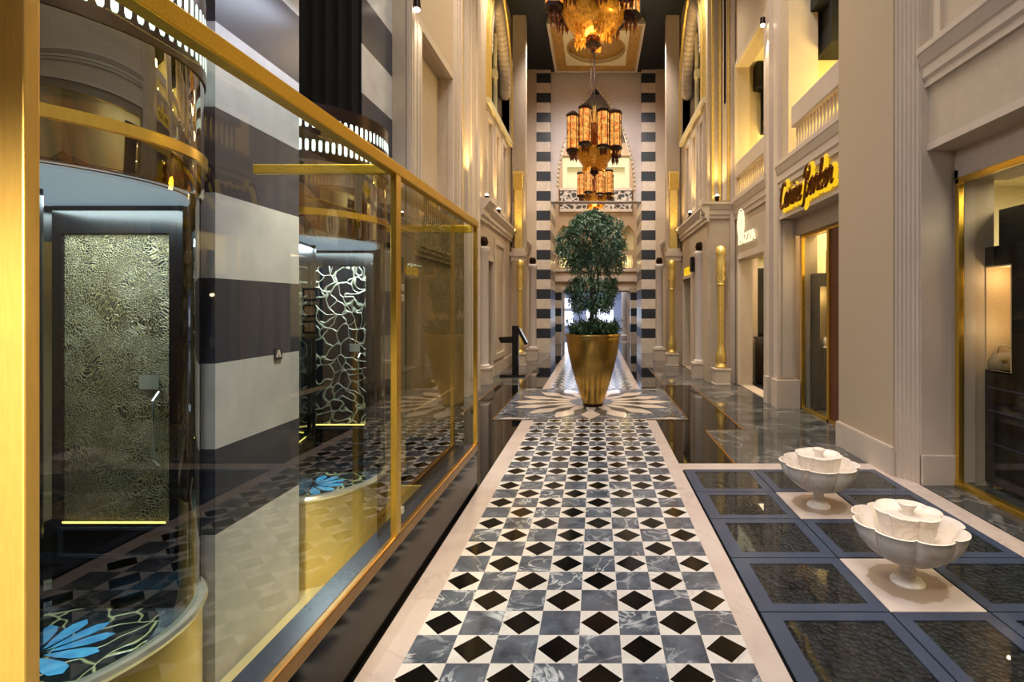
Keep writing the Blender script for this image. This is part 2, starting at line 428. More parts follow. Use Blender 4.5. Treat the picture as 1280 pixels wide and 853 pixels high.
# glass floor panels over pebbles, with two rose slabs under the fountains
cols = [(1.055, 1.90), (1.90, 2.545), (2.545, 3.37)]
rows = [6.19, 5.445, 4.755, 4.02, 3.31, 2.58, 1.85, 1.12]
colname = ['beside the checkered strip', 'in the middle column of the pebble floor', 'beside the storefront border']
rowname = ['in the row furthest from the camera', 'level with the farther fountain', 'in the row between the two fountains', 'level with the nearer fountain', 'in the row just in front of the nearer fountain', 'in the second row in front of the nearer fountain', 'in the nearest row']
panel_mesh = {}
for r in range(7):
    for c in range(3):
        if c == 1 and r in (1, 3): continue
        x0, x1 = cols[c]; y1, y0 = rows[r], rows[r+1]
        if (x0-0)*640/y1+745 > 1290 and x0/y0*640+745 > 1290: continue
        if 382+1280/y1 > 900: continue
        cx, cy = (x0+x1)/2, (y0+y1)/2; w, d = (x1-x0)/2-.006, (y1-y0)/2-.006
        t = thing('floor_panel', 'blue-grey framed pebble floor panel %s, %s' % (colname[c], rowname[r]), 'floor panel', (cx, cy, .006), 0, 'glass floor panels over pebbles')
        fw = .085
        bm = B(); holed(bm, lambda u, v, k: (u, v, k), rect(-w, w, -d, d), [rect(-w+fw+(.03 if c == 0 else 0), w-fw, -d+fw, d-fw)], .012); obj('panel_frame', bm, 'frost', t)
        bm = B(); box(bm, -w+fw, w-fw, -d+fw, d-fw, -.004, .003); obj('pebble_bed', bm, 'pebble', t)
        bm = B(); poly(bm, [(-w+fw, -d+fw, .010), (w-fw, -d+fw, .010), (w-fw, d-fw, .010), (-w+fw, d-fw, .010)]); obj('glass_pane', bm, 'glass_shop', t)
bm = B(); box(bm, 1.045, 3.38, -1, 6.2, -.03, .0035); struct('floor_pebble_tray', bm, 'black_stone')
for r, lab in ((1, 'rose marble slab with damp stain under the farther fountain'), (3, 'rose marble slab with damp stain under the nearer fountain')):
    x0, x1 = cols[1]; y1, y0 = rows[r], rows[r+1]
    bm = B(); box(bm, -(x1-x0)/2+.008, (x1-x0)/2-.008, -(y1-y0)/2+.008, (y1-y0)/2-.008, 0, .012)
    o = obj('marble_slab', bm, 'slab', None, bevel=.003); o.location = ((x0+x1)/2, (y0+y1)/2, .005); tag(o, lab, 'slab')

# ------------------------------------------------------------------ FOUNTAINS
def scal(n, k, ph=0): return lambda a, z: 1+k*(abs(math.cos(n/2*a+ph))**.7-.5)
def make_fountain(loc, label, s=1.0, rz=0):
    t = thing('fountain', label, 'fountain', loc, rz, 'alabaster fountains on the pebble floor')
    bm = B(); lathe(bm, [(.0, 0), (.118, 0), (.12, .012), (.108, .03), (.07, .05), (.058, .07), (.066, .085), (.066, .095), (.055, .105), (.055, .15), (.07, .165), (.072, .178), (.06, .19)], n=40); obj('foot', bm, 'alabaster', t, smooth=40)
    bm = B(); prof = [(.05, .18), (.11, .19), (.2, .22), (.28, .28), (.34, .36), (.368, .44), (.378, .495), (.386, .503), (.372, .507), (.35, .46), (.3, .36), (.2, .27), (.0, .24)]
    lathe(bm, prof, n=128, mod=lambda a, z: 1+.13*(abs(math.cos(4*a))**.45-.7)*min(1, max(.2, (z-.17)/.2))); obj('basin', bm, 'alabaster', t, smooth=60)
    bm = B(); prof = [(.0, .25), (.16, .25), (.165, .33), (.175, .37), (.168, .40), (.19, .45), (.205, .53), (.222, .59), (.228, .60), (.214, .605), (.19, .575), (.0, .565)]
    lathe(bm, prof, n=96, mod=lambda a, z: 1+.15*(abs(math.cos(3*a+.4))**.45-.7)*(1 if z > .3 else .5)); obj('upper_basin', bm, 'alabaster', t, smooth=50)
    bm = B(); lathe(bm, [(.0, .55), (.04, .56), (.038, .60), (.05, .62), (.062, .64), (.064, .655), (.05, .66), (.0, .65)], n=36); obj('spout', bm, 'alabaster', t, smooth=50)
    t.scale = (s, s, s*.93); return t
f1 = make_fountain((2.23, 3.665, .017), 'nearer white alabaster fountain with two scalloped basins on rose slab', .93)
f2 = dup(f1, (2.2, 5.06, .017), .5, 'farther white alabaster fountain with two scalloped basins on rose slab')

# ------------------------------------------------------------------ PLANTER, TREE, UNDERPLANTING
pc = (-.06, 10.2)
t = thing('planter', 'tall tapering aged gold planter holding the indoor tree', 'planter', (pc[0], pc[1], .009))
bm = B(); lathe(bm, [(0, .06), (.2, .06), (.215, .09), (.26, .22), (.335, .45), (.42, .75), (.49, 1.05), (.525, 1.3), (.53, 1.38), (.515, 1.41), (.49, 1.40), (.48, 1.30), (.0, 1.28)], n=64); obj('pot_body', bm, 'planter', t, smooth=50)
bm = B(); lathe(bm, [(0, 0), (.2, 0), (.2, .06), (0, .06)], n=40); obj('pot_base', bm, 'rust', t, smooth=40)
bm = B(); lathe(bm, [(.525, 1.365), (.545, 1.37), (.55, 1.40), (.54, 1.43), (.5, 1.435), (.49, 1.40)], n=64); obj('pot_rim', bm, 'planter', t, smooth=60)
bm = B(); lathe(bm, [(0, 1.29), (.48, 1.29), (.47, 1.36), (0, 1.38)], n=32); obj('soil', bm, mat('soil', (40, 32, 26), .9, var=.3, scale=30, bump=.5), t)
def leaf(bm, p, d, L, W, mi=0, droop=.3):
    d = d.normalized(); s = d.cross(Vector((random.uniform(-.4, .4), random.uniform(-.4, .4), 1)))
    if s.length < .05: s = Vector((1, 0, 0))
    s.normalize(); n = s.cross(d)
    m = p+d*L*.5+n*L*.10; e = p+d*L
    a = bm.verts.new(p); b = bm.verts.new(m+s*W/2); c = bm.verts.new(e); q = bm.verts.new(m-s*W/2)
    f = bm.faces.new((a, b, c, q)); f.material_index = mi
t = thing('indoor_tree', 'green weeping fig tree with braided stems growing from gold planter', 'tree', (pc[0], pc[1], 1.39))
for k in range(6):
    bm = B(); a = k*PI/3; pts = []; rr = []
    for i in range(22):
        u = i/21; z = u*1.75; r = .05+.05*math.sin(u*5+a)+.14*max(0, u-.5)*2
        an = a+u*4.2; pts.append((r*math.cos(an), r*math.sin(an), z)); rr.append(.024-.012*u)
    tube(bm, pts, rr, 7); obj('stem', bm, 'trunk', t, smooth=60)
bm = B()
def rnd_dir():
    while 1:
        v = Vector((random.uniform(-1, 1), random.uniform(-1, 1), random.uniform(-1, 1)))
        if .1 < v.length < 1: return v.normalized()
def crownR(z):
    # silhouette of the tree above the rim: lower tuft narrow, umbrella dome above
    K = ((.3, .1), (.4, .19), (.76, .36), (1.08, .42), (1.3, .38), (1.6, .52), (1.9, .6), (2.15, .57), (2.35, .4), (2.5, .1))
    for (za, ra), (zb, rb) in zip(K, K[1:]):
        if z <= zb: return ra+(rb-ra)*max(0, (z-za)/(zb-za))
    return .05
for i in range(1900):
    z = random.choice([random.uniform(.58, 1.2), random.uniform(1.3, 2.48), random.uniform(1.4, 2.48)])
    a = random.uniform(0, 2*PI); lump = 1+.16*math.sin(3*a+2*z*3)+.12*math.sin(5*a-z*7)
    R = crownR(z)*lump*random.uniform(.75, 1.08)
    p = Vector((R*math.cos(a), R*math.sin(a), z))
    L = random.uniform(.06, .24); n = random.randint(5, 9)
    out = Vector((math.cos(a), math.sin(a), 0))
    for j in range(n):
        u = j/n; q = p+out*(.05*math.sin(u*2))-Vector((0, 0, L*u))
        dd = Vector((random.uniform(-1, 1), random.uniform(-1, 1), random.uniform(-1.1, .1)))+out*.4
        leaf(bm, q, dd, random.uniform(.055, .10), random.uniform(.022, .036), 0)
for i in range(2600):
    a = random.uniform(0, 2*PI); z = random.uniform(1.4, 2.5); R = crownR(z)*random.uniform(.2, .9)
    p = Vector((R*math.cos(a), R*math.sin(a), z)); leaf(bm, p, rnd_dir()+Vector((0, 0, -.5)), .07, .03)
o = obj('foliage', bm, 'leaf', t); o['kind'] = 'stuff'
t2 = thing('leafy_shrub', 'dark green bushy underplanting filling the top of the gold planter', 'plant', (pc[0], pc[1], 1.36))
bm = B()
for i in range(230):
    a = random.uniform(0, 2*PI); R = .47*math.sqrt(random.random()); hgt = random.uniform(.12, .33)
    p0 = Vector((R*math.cos(a), R*math.sin(a), 0)); lean = Vector((math.cos(a), math.sin(a), 0))*random.uniform(0, .25)*R/.3
    for j in range(12):
        u = j/11; q = p0+lean*u*u*.6+Vector((0, 0, hgt*u))
        leaf(bm, q, Vector((random.uniform(-1, 1), random.uniform(-1, 1), random.uniform(.1, 1.2))), random.uniform(.07, .13), .028)
o = obj('foliage', bm, mat('dark_foliage', (46, 78, 48), .45, var=.4, scale=9), t2); o['kind'] = 'stuff'

# ------------------------------------------------------------------ GLASS PARTITION (left)
XG = -1.31; YE = 5.65; YN = .93
t = thing('glass_partition', 'long brass framed glass partition on black granite plinth along the corridor', 'partition', (XG, 3, 0))
O = (XG, 3, 0)
bm = B(); box(bm, -1.49, XG-.004, -2, YE, -.92, .44); obj('plinth', bm, 'black_stone', t, org=O)
bm = B(); box(bm, -1.50, -1.352, -2, YE, .44, .455); obj('ledge', bm, 'slate', t, org=O, bevel=.004)
bm = B(); box(bm, -1.352, XG+.006, -2, YE+.01, .40, .485); obj('bottom_rail', bm, 'bronze', t, org=O, bevel=.012)
bm = B(); box(bm, -1.365, XG+.01, -2, YE+.02, 2.862, 2.936); obj('top_rail', bm, 'gold_brushed', t, org=O, bevel=.006)
for (y0, y1) in ((1.168, 1.203), (3.35, 3.43), (5.60, 5.65)):
    bm = B(); box(bm, -1.345 if y0 > 2 else -1.40, XG+.005, y0, y1, .484, 2.864 if y0 > 2 else 3.9); obj('post', bm, 'gold' if y0 > 2 else 'gold_satin', t, org=O, bevel=.004)
for (y0, y1) in ((.4, 3.39), (3.39, 5.62)):
    bm = B(); poly(bm, [(-1.45, y0, .455), (-1.45, y1, .455), (-1.45, y1, 2.93), (-1.45, y0, 2.93)]); obj('glass_pane', bm, 'glass' if y0 < 1 else 'glass_dimmed', t, org=O)
bm = B(); poly(bm, [(-1.36, 5.63, .455), (-2.3, 5.63, .455), (-2.3, 5.63, 2.864), (-1.36, 5.63, 2.864)]); o = obj('end_pane', bm, 'glass', t, org=O); o['label'] = 'glass pane closing the far end of the partition'
bm = B(); box(bm, -2.3, -1.36, 5.61, 5.65, 2.80, 2.88); obj('tie_bar', bm, 'gold_brushed', t, org=O, bevel=.004)
bm = B(); box(bm, -2.26, -1.365, 3.37, 3.41, 2.87, 2.93); obj('tie_bar', bm, 'gold_brushed', t, org=O, bevel=.004)
for z in (.62, 2.05, 2.12):
    bm = B(); box(bm, XG-.01, XG+.012, 3.43, 3.47, z-.022, z+.022); obj('glass_clamp', bm, 'steel', t, org=O, bevel=.004)

# added pit behind the glass; its solids stand for polished-floor reflections
bm = B(); box(bm, -5.2, -1.46, -3, 7.9, -1.0, -.9); struct('floor_added_pit', bm, 'floor_yellow', 'cream floor of the added pit behind the glass partition')
bm = B(); box(bm, -2.3, -2.2, 5.7, 7.8, -.9, 0); box(bm, -2.3, -1.46, 5.66, 5.72, -.9, 0); struct('wall_left_curb', bm, 'floor_yellow')
bm = B(); box(bm, -5.3, -5.2, -3, 7.9, -.9, 11.9); struct('wall_left_recess', bm, 'dark')
bm = B(); box(bm, -3.6, -2.9, 3.9, 5.0, -.9, 11.9); struct('wall_left_pier', bm, 'stripe_near', 'navy and white banded stone pier between the two revolving doors')
bm = B(); box(bm, -3.9, -3.1, 6.78, 7.8, -.9, 11.9); struct('wall_left_pier', bm, 'stripe_near', 'navy and white banded stone pier beyond the farther revolving door')
# decorative screens at the back of the doors
for (y0, y1, m, lab) in ((2.55, 3.75, 'vine', 'dark screen with silver vine tracery behind the nearer revolving door'), (.9, 2.5, 'vine_bright', 'pale pearl vine panel at the left behind the nearer revolving door'), (5.1, 6.7, 'vine', 'dark screen with silver vine tracery behind the farther revolving door')):
    t = thing('screen_panel', lab, 'screen', (-4.6, (y0+y1)/2, -.9)); O = t.location.copy()
    bm = B(); box(bm, -4.62, -4.6, y0+.05, y1-.05, -.85, 2.75); obj('tracery', bm, m, t, org=O)
    bm = B(); holed(bm, lambda u, v, k: (-4.63+k, u, v), rect(y0, y1, -.9, 2.8), [rect(y0+.06, y1-.06, -.84, 2.74)], .06); obj('frame', bm, 'black', t, org=O)

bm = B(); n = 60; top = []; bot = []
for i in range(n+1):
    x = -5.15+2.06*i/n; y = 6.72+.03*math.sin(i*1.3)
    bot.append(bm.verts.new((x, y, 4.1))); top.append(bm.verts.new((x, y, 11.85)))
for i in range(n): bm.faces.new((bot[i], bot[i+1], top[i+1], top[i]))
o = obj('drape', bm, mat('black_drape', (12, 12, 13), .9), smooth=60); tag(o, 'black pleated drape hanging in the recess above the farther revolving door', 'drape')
# entrance arches behind the doors
def porch_arch(fn, uc, zc, lab, r0=1.95):
    bm = B()
    for (r, w) in ((r0, .13), (r0-.28, .07), (r0-.42, .05), (r0-.7, .1)):
        tube(bm, [fn(uc+r*math.cos(a), zc+r*math.sin(a)) for a in [PI*i/24 for i in range(25)]], w, 8)
    struct('trim_22', bm, 'beige_trim', lab, smooth=60)
porch_arch(lambda u, v: (-5.05, u, v), 3.35, 3.2, 'arched mouldings of the entrance porch behind the nearer door')
porch_arch(lambda u, v: (u, 6.62, v), -4.9, 2.4, 'arched mouldings of the entrance porch behind the farther door', 1.5)
bm = B(); box(bm, -5.19, -5.1, -3, 7, 0, 8); box(bm, -5.2, -3.15, 6.66, 6.7, -.9, 4.2); struct('wall_left_porch', bm, 'beige_dark')
for (x, y) in ((-4.95, 5.55), (-3.3, 6.6)):
    bm = B(); lathe(bm, [(.2, -.9), (.2, 2.9), (.24, 2.95), (.26, 3.1), (.26, 3.3), (.2, 3.4), (.2, 7)], (x, y, 0), 28) if y < 6 else lathe(bm, [(.09, -.9), (.09, 4.2)], (x, y, 0), 20); struct('pillar_porch', bm, 'lilac', smooth=40)
# ------------------------------------------------------------------ REVOLVING DOORS
RD = .80
def make_door(loc, label):
    t = thing('revolving_door', label, 'revolving door', loc, 0, 'revolving doors behind the glass partition')
    bm = B(); lathe(bm, [(RD-.02, -.9), (RD, -.9), (RD, .0), (RD-.02, .0)], n=72, cap=False); obj('reflected_drum', bm, 'reflected_drum', t, smooth=40)  # brass cylinder below the rim, stands for the drum mirrored in the floor
    bm = B(); lathe(bm, [(RD-.045, -.01), (RD+.02, -.01), (RD+.03, .015), (RD+.02, .04), (RD-.045, .04), (RD-.045, -.01)], n=96, cap=False); obj('rim', bm, 'steel', t, smooth=40)
    bm = B(); lathe(bm, [(RD-.035, -.1), (RD-.035, .0)], n=72, cap=False); obj('curb', bm, 'black', t, smooth=40)
    bm = B(); lathe(bm, [(0, -.15), (RD-.03, -.15), (RD-.03, -.1), (0, -.1)], n=72); fl = obj('floor_disc', bm, 'mosaic', t)
    bm = B(); lathe(bm, [(.57, -.098), (RD-.036, -.098), (RD-.036, -.096), (.57, -.096)], n=72, cap=False); obj('border_ring', bm, 'tile_grey', fl)
    bm = B()
    for k in range(12):
        a = k*PI/6+.1; ca, sa = math.cos(a), math.sin(a)
        pts = [(.05, 0), (.14, .03), (.24, .05), (.31, .045), (.36, 0), (.31, -.045), (.24, -.05), (.14, -.03)]
        poly(bm, [(x*ca-y*sa, x*sa+y*ca, -.094) for x, y in pts])
    obj('flower_inlay', bm, 'blue', fl)
    # drum glass, posts
    for (a0, a1) in ((math.radians(-115), math.radians(48)), (math.radians(125), math.radians(205))):
        bm = B(); n = 28
        for i in range(n):
            b0 = a0+(a1-a0)*i/n; b1 = a0+(a1-a0)*(i+1)/n
            poly(bm, [((RD-.015)*math.cos(b0), (RD-.015)*math.sin(b0), .03), ((RD-.015)*math.cos(b1), (RD-.015)*math.sin(b1), .03), ((RD-.015)*math.cos(b1), (RD-.015)*math.sin(b1), 2.72), ((RD-.015)*math.cos(b0), (RD-.015)*math.sin(b0), 2.72)])
        bmesh.ops.remove_doubles(bm, verts=bm.verts, dist=1e-4)
        obj('drum_glass', bm, 'glass_drum', t, smooth=40)
    for a in (48, 66, 125, 205, 245):
        ar = math.radians(a)
        bm = B(); arc_wall(bm, (0, 0), RD-.07, RD-.002, .03 if a in (48, 66) else -.1, 2.72, ar-.03, ar+(.09 if a == 66 else .03), 3); obj('post', bm, 'black', t)
    bm = B(); arc_wall(bm, (0, 0), RD-.06, RD-.02, 2.45, 2.72, math.radians(48), math.radians(250), 24); obj('header', bm, 'black', t, smooth=40)
    # three wings
    bm = B(); lathe(bm, [(.04, -.1), (.04, 2.7)], n=20, cap=False); obj('centre_post', bm, 'black', t, smooth=40)
    for k, a in enumerate((math.radians(43), math.radians(163), math.radians(283))):
        ca, sa = math.cos(a), math.sin(a)
        def W(u, v, w, ca=ca, sa=sa, k=k):
            if k == 0: return (u*1.35-.47, .50+w, v)          # fixed leaf across the back of the drum
            return (u*ca-w*sa, u*sa+w*ca, v)
        bm = B(); holed(bm, lambda u, v, k_: W(u, v, k_-.02), rect(.05, RD-.08, -.08, 2.69), [rect(.10, RD-.15, .5, 2.5)], .04); wf = obj('wing' if k else 'fixed_leaf', bm, 'black', t)
        bm = B(); poly(bm, [W(.10, .5, 0), W(RD-.15, .5, 0), W(RD-.15, 2.5, 0), W(.10, 2.5, 0)]); obj('wing_pane', bm, 'mesh' if k == 0 else 'glass_drum', wf)
        bm = B(); tube(bm, [W(RD-.2, .9, -.02), W(RD-.2, .95, -.07), W(RD-.2, 1.35, -.07), W(RD-.2, 1.4, -.02)], .012); obj('push_handle', bm, 'steel', wf, smooth=60)
        bm = B(); poly(bm, [W(.11, .495, -.03), W(RD-.16, .495, -.03), W(RD-.16, .51, -.03), W(.11, .51, -.03)]); obj('lit_sill', bm, 'warmlight', wf)
        bm = B(); holed(bm, lambda u, v, k_: W(u, v, k_-.034), rect(.09, RD-.12, .26, .47), [rect(.11, RD-.14, .28, .45)], .012); obj('kick_panel', bm, 'slate', wf)
        bm = B(); p_ = [W(.5, 1.42, -.025), W(.6, 1.42, -.025), W(.6, 1.52, -.025), W(.5, 1.52, -.025)]; poly(bm, p_); obj('door_plate', bm, 'steel', wf)
    # canopy
    bm = B(); lathe(bm, [(RD-.06, 2.725), (RD, 2.72), (RD+.01, 2.74), (RD+.01, 3.52), (RD-.02, 3.52)], n=80, cap=False); cn = obj('canopy', bm, 'canopy', t, smooth=40)
    bm = B(); lathe(bm, [(RD+.008, 2.93), (RD+.03, 2.935), (RD+.03, 3.0), (RD+.008, 3.005)], n=80, cap=False); obj('trim_ring', bm, 'gold', cn, smooth=40)
    bm = B(); lathe(bm, [(RD+.01, 3.5), (RD+.02, 3.5), (RD+.02, 4.08), (RD-.3, 4.08)], n=80, cap=False); gr = obj('air_grille', bm, 'rust', t, smooth=40)
    bm = B()
    for zr in (3.58, 3.82):
        for i in range(84):
            a = 2*PI*i/84; r = RD+.022; w = .018; ca, sa = math.cos(a), math.sin(a)
            poly(bm, [(r*ca-x*sa, r*sa+x*ca, zr+z) for x, z in ((-w*.6, 0), (w*.6, 0), (w, .02), (w, .10), (w*.6, .12), (-w*.6, .12), (-w, .10), (-w, .02))])
    obj('grille_slots', bm, 'slot', gr)
    bm = B(); lathe(bm, [(0, 2.70), (RD-.07, 2.70), (RD-.07, 2.72), (0, 2.72)], n=48); obj('canopy_soffit', bm, mat('glowing_blue_soffit', (214, 222, 240), .5, emit=(190, 205, 240), es=.55), t)  # soffit glows by itself to look lit from inside the drum
    return t
d1 = make_door((-3.36, 3.06, 0), 'nearer revolving door with blue flower mosaic floor and bronze canopy')
d2 = dup(d1, (-3.3, 5.95, 0), 0, 'farther revolving door in dark recess beyond the banded pier')
for ch in d2.children_recursive:                      # the farther door shows silver vine tracery in its leaves
    if ch.name.startswith('wing_pane') and ch.data.materials[0] == M['mesh']:
        ch.material_slots[0].link = 'OBJECT'; ch.material_slots[0].material = M['vine']
t = thing('wall_plaque', 'small dark square plaque with a white mark on the banded pier', 'plaque', (-2.9, 4.66, 1.56))
bm = B(); box(bm, 0, .012, -.055, .055, -.055, .055); obj('plate', bm, 'slate', t, bevel=.003)
bm = B(); profile_run(bm, [(-.035, -.03), (-.01, -.03), (0, .02), (.01, -.03), (.035, -.03), (.012, .035), (-.012, .035)], 'x', .012, .015); obj('mark', bm, 'lilac', t)

# ------------------------------------------------------------------ LEFT WALL
XL = -2.9
fnL = lambda u, v, k: (XL-k, u, v)
bm = B()
archL = pointed(15.5, 1.6, 7.5, 9.0, 11.3)
holed(bm, fnL, rect(7.8, 21.5, 0, 11.9), [rect(8.25, 10.05, 3.0, 6.45), rect(13.35, 14.15, .02, 3.2), archL], .4)
struct('wall_left', bm, 'beige', 'beige plaster wall on the left with pointed arch window')
bm = B(); box(bm, -3.9, XL, 7.79, 7.86, -.9, 11.9); struct('wall_left_return', bm, 'beige')
bm = B(); box(bm, XL-.24, XL-.2, 7.87, 10.6, 2.6, 7); struct('wall_left_niche_back', bm, 'beige')
bm = B(); box(bm, XL-.45, XL-.4, 13.2, 17.4, 7.2, 11.6); struct('window_1', bm, 'leaded', 'dark leaded glass of the pointed arch window on the left wall')
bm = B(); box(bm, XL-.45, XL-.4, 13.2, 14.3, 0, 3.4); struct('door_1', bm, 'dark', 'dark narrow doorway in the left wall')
# mouldings
def frame_y(bm, xs, sgn, y0, y1, z0, z1, w=.13, d=.06, mi=0, sill=True):
    xa, xb = sorted((xs, xs+sgn*d))
    for k, (ww, dd) in enumerate(((w, d), (w*.6, d*1.5), (w*.25, d*1.9))):
        xa, xb = sorted((xs, xs+sgn*dd)); e = .005*k
        y0, y1, z1 = y0+.005*(k > 0), y1-.005*(k > 0), z1-.005*(k > 0)
        box(bm, xa, xb, y0-ww, y0, z0-(ww if sill else 0), z1+ww, mi); box(bm, xa, xb, y1, y1+ww, z0-(ww if sill else 0), z1+ww, mi)
        box(bm, xa, xb, y0, y1, z1, z1+ww, mi)
        if sill: box(bm, xa, xb, y0, y1, z0-ww, z0, mi)
bm = B(); frame_y(bm, XL, 1, 8.25, 10.05, 3.0, 6.45, .2, .05); struct('trim_1', bm, 'beige_trim', 'moulded frame round the recessed panel on the left wall')
bm = B(); frame_y(bm, XL, 1, 13.35, 14.15, 0.02, 3.2, .14, .04, sill=False); struct('trim_2', bm, 'beige_trim')
def cornice_y(bm, xs, sgn, y0, y1, z0, z1, d=.16):
    H = z1-z0; P = [(0, 0), (d*.3, 0), (d*.3, H*.18), (d*.5, H*.25), (d*.5, H*.5), (d*.62, H*.55), (d*.9, H*.8), (d, H*.85), (d, H), (0, H)]
    profile_run(bm, [(xs+sgn*a, z0+b) for a, b in P], 'y', y0, y1)
def cornice_x(bm, ys, x0, x1, z0, z1, d=.16):
    H = z1-z0; P = [(0, 0), (d*.3, 0), (d*.3, H*.18), (d*.5, H*.25), (d*.5, H*.5), (d*.62, H*.55), (d*.9, H*.8), (d, H*.85), (d, H), (0, H)]
    profile_run(bm, [(ys-a, z0+b) for a, b in P], 'x', x0, x1)
bm = B(); cornice_y(bm, XL, 1, 12.6, 21.4, 4.15, 4.55, .22); cornice_y(bm, XL, 1, 12.4, 13.2, 4.1, 4.62, .34); struct('trim_3', bm, 'beige_trim', 'stepped cornice along the left wall under the arch window')
bm = B(); box(bm, XL, XL+.04, 7.9, 21.4, 0, .33); struct('baseboard_left', bm, 'beige_trim')
def pilaster(bm, xs, sgn, y0, y1, z0, z1, d=.1):
    xa, xb = sorted((xs, xs+sgn*d)); box(bm, xa, xb, y0, y1, z0, z1)
    w = (y1-y0)*.18
    for yy in (y0+w, y1-2*w):
        xa, xb = sorted((xs, xs+sgn*(d+.03))); box(bm, xa, xb, yy, yy+w, z0+.4, z1-.3)
bm = B(); pilaster(bm, XL, 1, 10.4, 10.85, 0, 11.9, .08); pilaster(bm, XL, 1, 11.15, 12.3, 0, 11.9, .12); pilaster(bm, XL, 1, 7.82, 8.02, 0, 11.9, .05)
struct('pillar_left', bm, 'beige_trim', 'beige fluted pilasters rising the full height of the left wall')
bm = B()
for y in (11.0, 12.42, 12.55): box(bm, XL, XL+.06, y-.035, y+.035, 4.6 if y > 12 else 0, 11.9)
struct('trim_4', bm, 'gold_leaf', 'vertical gilded mouldings on the left wall')
# little balustrade relief below the left recess panel
bm = B()
for i in range(14):
    y = 8.4+i*.115; box(bm, XL-.16, XL-.1, y, y+.05, 3.0, 3.95)
box(bm, XL-.18, XL-.06, 8.26, 10.04, 3.95, 4.1); struct('trim_5', bm, 'beige_trim', 'plaster balusters inside the recessed panel of the left wall')
# arch frames
def arch_frame(name, fn, uc, hw, v0, vs, va, bands, mats_, label=None):
    bm = B(); k = 0
    for (d0, d1, dep, mi) in bands:
        o_, i_ = offset_arch(uc, hw, v0-.0, vs, va, d1), offset_arch(uc, hw, v0, vs, va, d0)
        n = len(o_); A = [bm.verts.new(fn(u, v, -dep)) for u, v in o_]; Bv = [bm.verts.new(fn(u, v, -dep)) for u, v in i_]
        A2 = [bm.verts.new(fn(u, v, 0)) for u, v in o_]; B2 = [bm.verts.new(fn(u, v, .25)) for u, v in i_]
        for i in range(1, n):
            j = (i+1) % n
            for q in ((A[i], A[j], Bv[j], Bv[i]), (A2[i], A2[j], A[j], A[i]), (Bv[i], Bv[j], B2[j], B2[i])):
                bm.faces.new(q).material_index = mi
    struct(name, bm, mats_, label)
bands = [(0, .12, .05, 0), (.12, .18, .10, 1), (.18, .34, .04, 0), (.34, .40, .08, 1)]
arch_frame('trim_6', fnL, 15.5, 1.6, 7.5, 9.0, 11.3, bands, ['beige_trim', 'gold_leaf'], 'gilded pointed arch frame on the left wall')
def scallop_arch(name, fn, uc, hw, vs, va, v0, dep, label):
    bm = B(); pts = pointed(uc, hw, v0, vs, va, 17)[2:]
    for i in range(len(pts)):
        u, v = pts[i]; nxt = pts[min(i+1, len(pts)-1)]
        c = Vector(fn(u, v, dep)); bmesh.ops.create_uvsphere(bm, u_segments=10, v_segments=6, radius=.2, matrix=Matrix.Translation(c))
    return struct(name, bm, 'beige_trim', label, smooth=60)
scallop_arch('trim_7', fnL, 15.5, 1.45, 9.0, 11.1, 7.5, .12, 'scalloped lobes inside the left arch window')
bm = B()
for yy in (14.6, 16.2):
    tube(bm, [(XL-.3, yy, 7.5), (XL-.3, yy, 10.6)], .07, 10)
    box(bm, XL-.38, XL-.22, yy-.1, yy+.1, 9.2, 9.45)
box(bm, XL-.4, XL+.1, 13.5, 17.3, 7.35, 7.5); struct('window_1_frame', bm, 'cream', 'cream mullions and sill of the left arch window')
# panels (relief) beneath arch
bm = B()
for (y0, y1) in ((13.4, 14.2), (14.5, 15.3), (15.6, 16.4)):
    holed(bm, lambda u, v, k: (XL+.06-k, u, v), rect(y0, y1, 4.75, 7.1), [rect(y0+.12, y1-.12, 4.87, 6.98)], .06)
holed(bm, lambda u, v, k: (XL+.05-k, u, v), rect(14.5, 16.1, .45, 3.9), [rect(14.65, 15.95, .6, 3.75)], .05)
struct('trim_8', bm, 'beige_trim', 'moulded panels on the left wall')

# ------------------------------------------------------------------ RIGHT WALL, near section
bm = B(); box(bm, 3.47, 4.5, 5.98, 7.32, 0, 11.9); struct('wall_right_pier', bm, 'linen', 'broad beige linen-textured pier behind the fountains')
bm = B()
for i in range(6):
    box(bm, 3.49+i*.022, 4.4, 5.94-i*.045, 5.985-i*.045+.03, 0, 11.9)
box(bm, 3.62, 3.96, 5.70, 5.74, 0, 11.9)
struct('pillar_right', bm, 'beige_trim', 'fluted beige pilaster at the near edge of the linen pier')
bm = B(); box(bm, 3.44, 3.48, 5.97, 7.35, 0, .33); box(bm, 3.62, 4.0, 5.67, 5.72, 0, .33)
box(bm, 3.445, 3.48, 5.97, 7.35, .33, .345); struct('baseboard_right', bm, 'beige_trim')
bm = B(); box(bm, 3.7, 4.6, -4, 5.70, 3.72, 11.9); box(bm, 4.0, 4.6, -4, 5.72, 3.40, 3.75); box(bm, 4.0, 4.4, 5.66, 5.98, 0, 3.5)
struct('wall_right', bm, 'beige', 'beige wall above the nearest storefront on the right')
bm = B(); cornice_y(bm, 3.7, -1, -4, 5.7, 4.42, 4.84, .14); struct('trim_9', bm, 'beige_trim', 'moulded cornice above the nearest storefront')
bm = B(); box(bm, 3.66, 3.7, 5.45, 5.55, 4.84, 11.9); box(bm, 3.685, 3.7, -4, 5.7, 3.72, 3.80); struct('trim_10', bm, 'beige_trim')
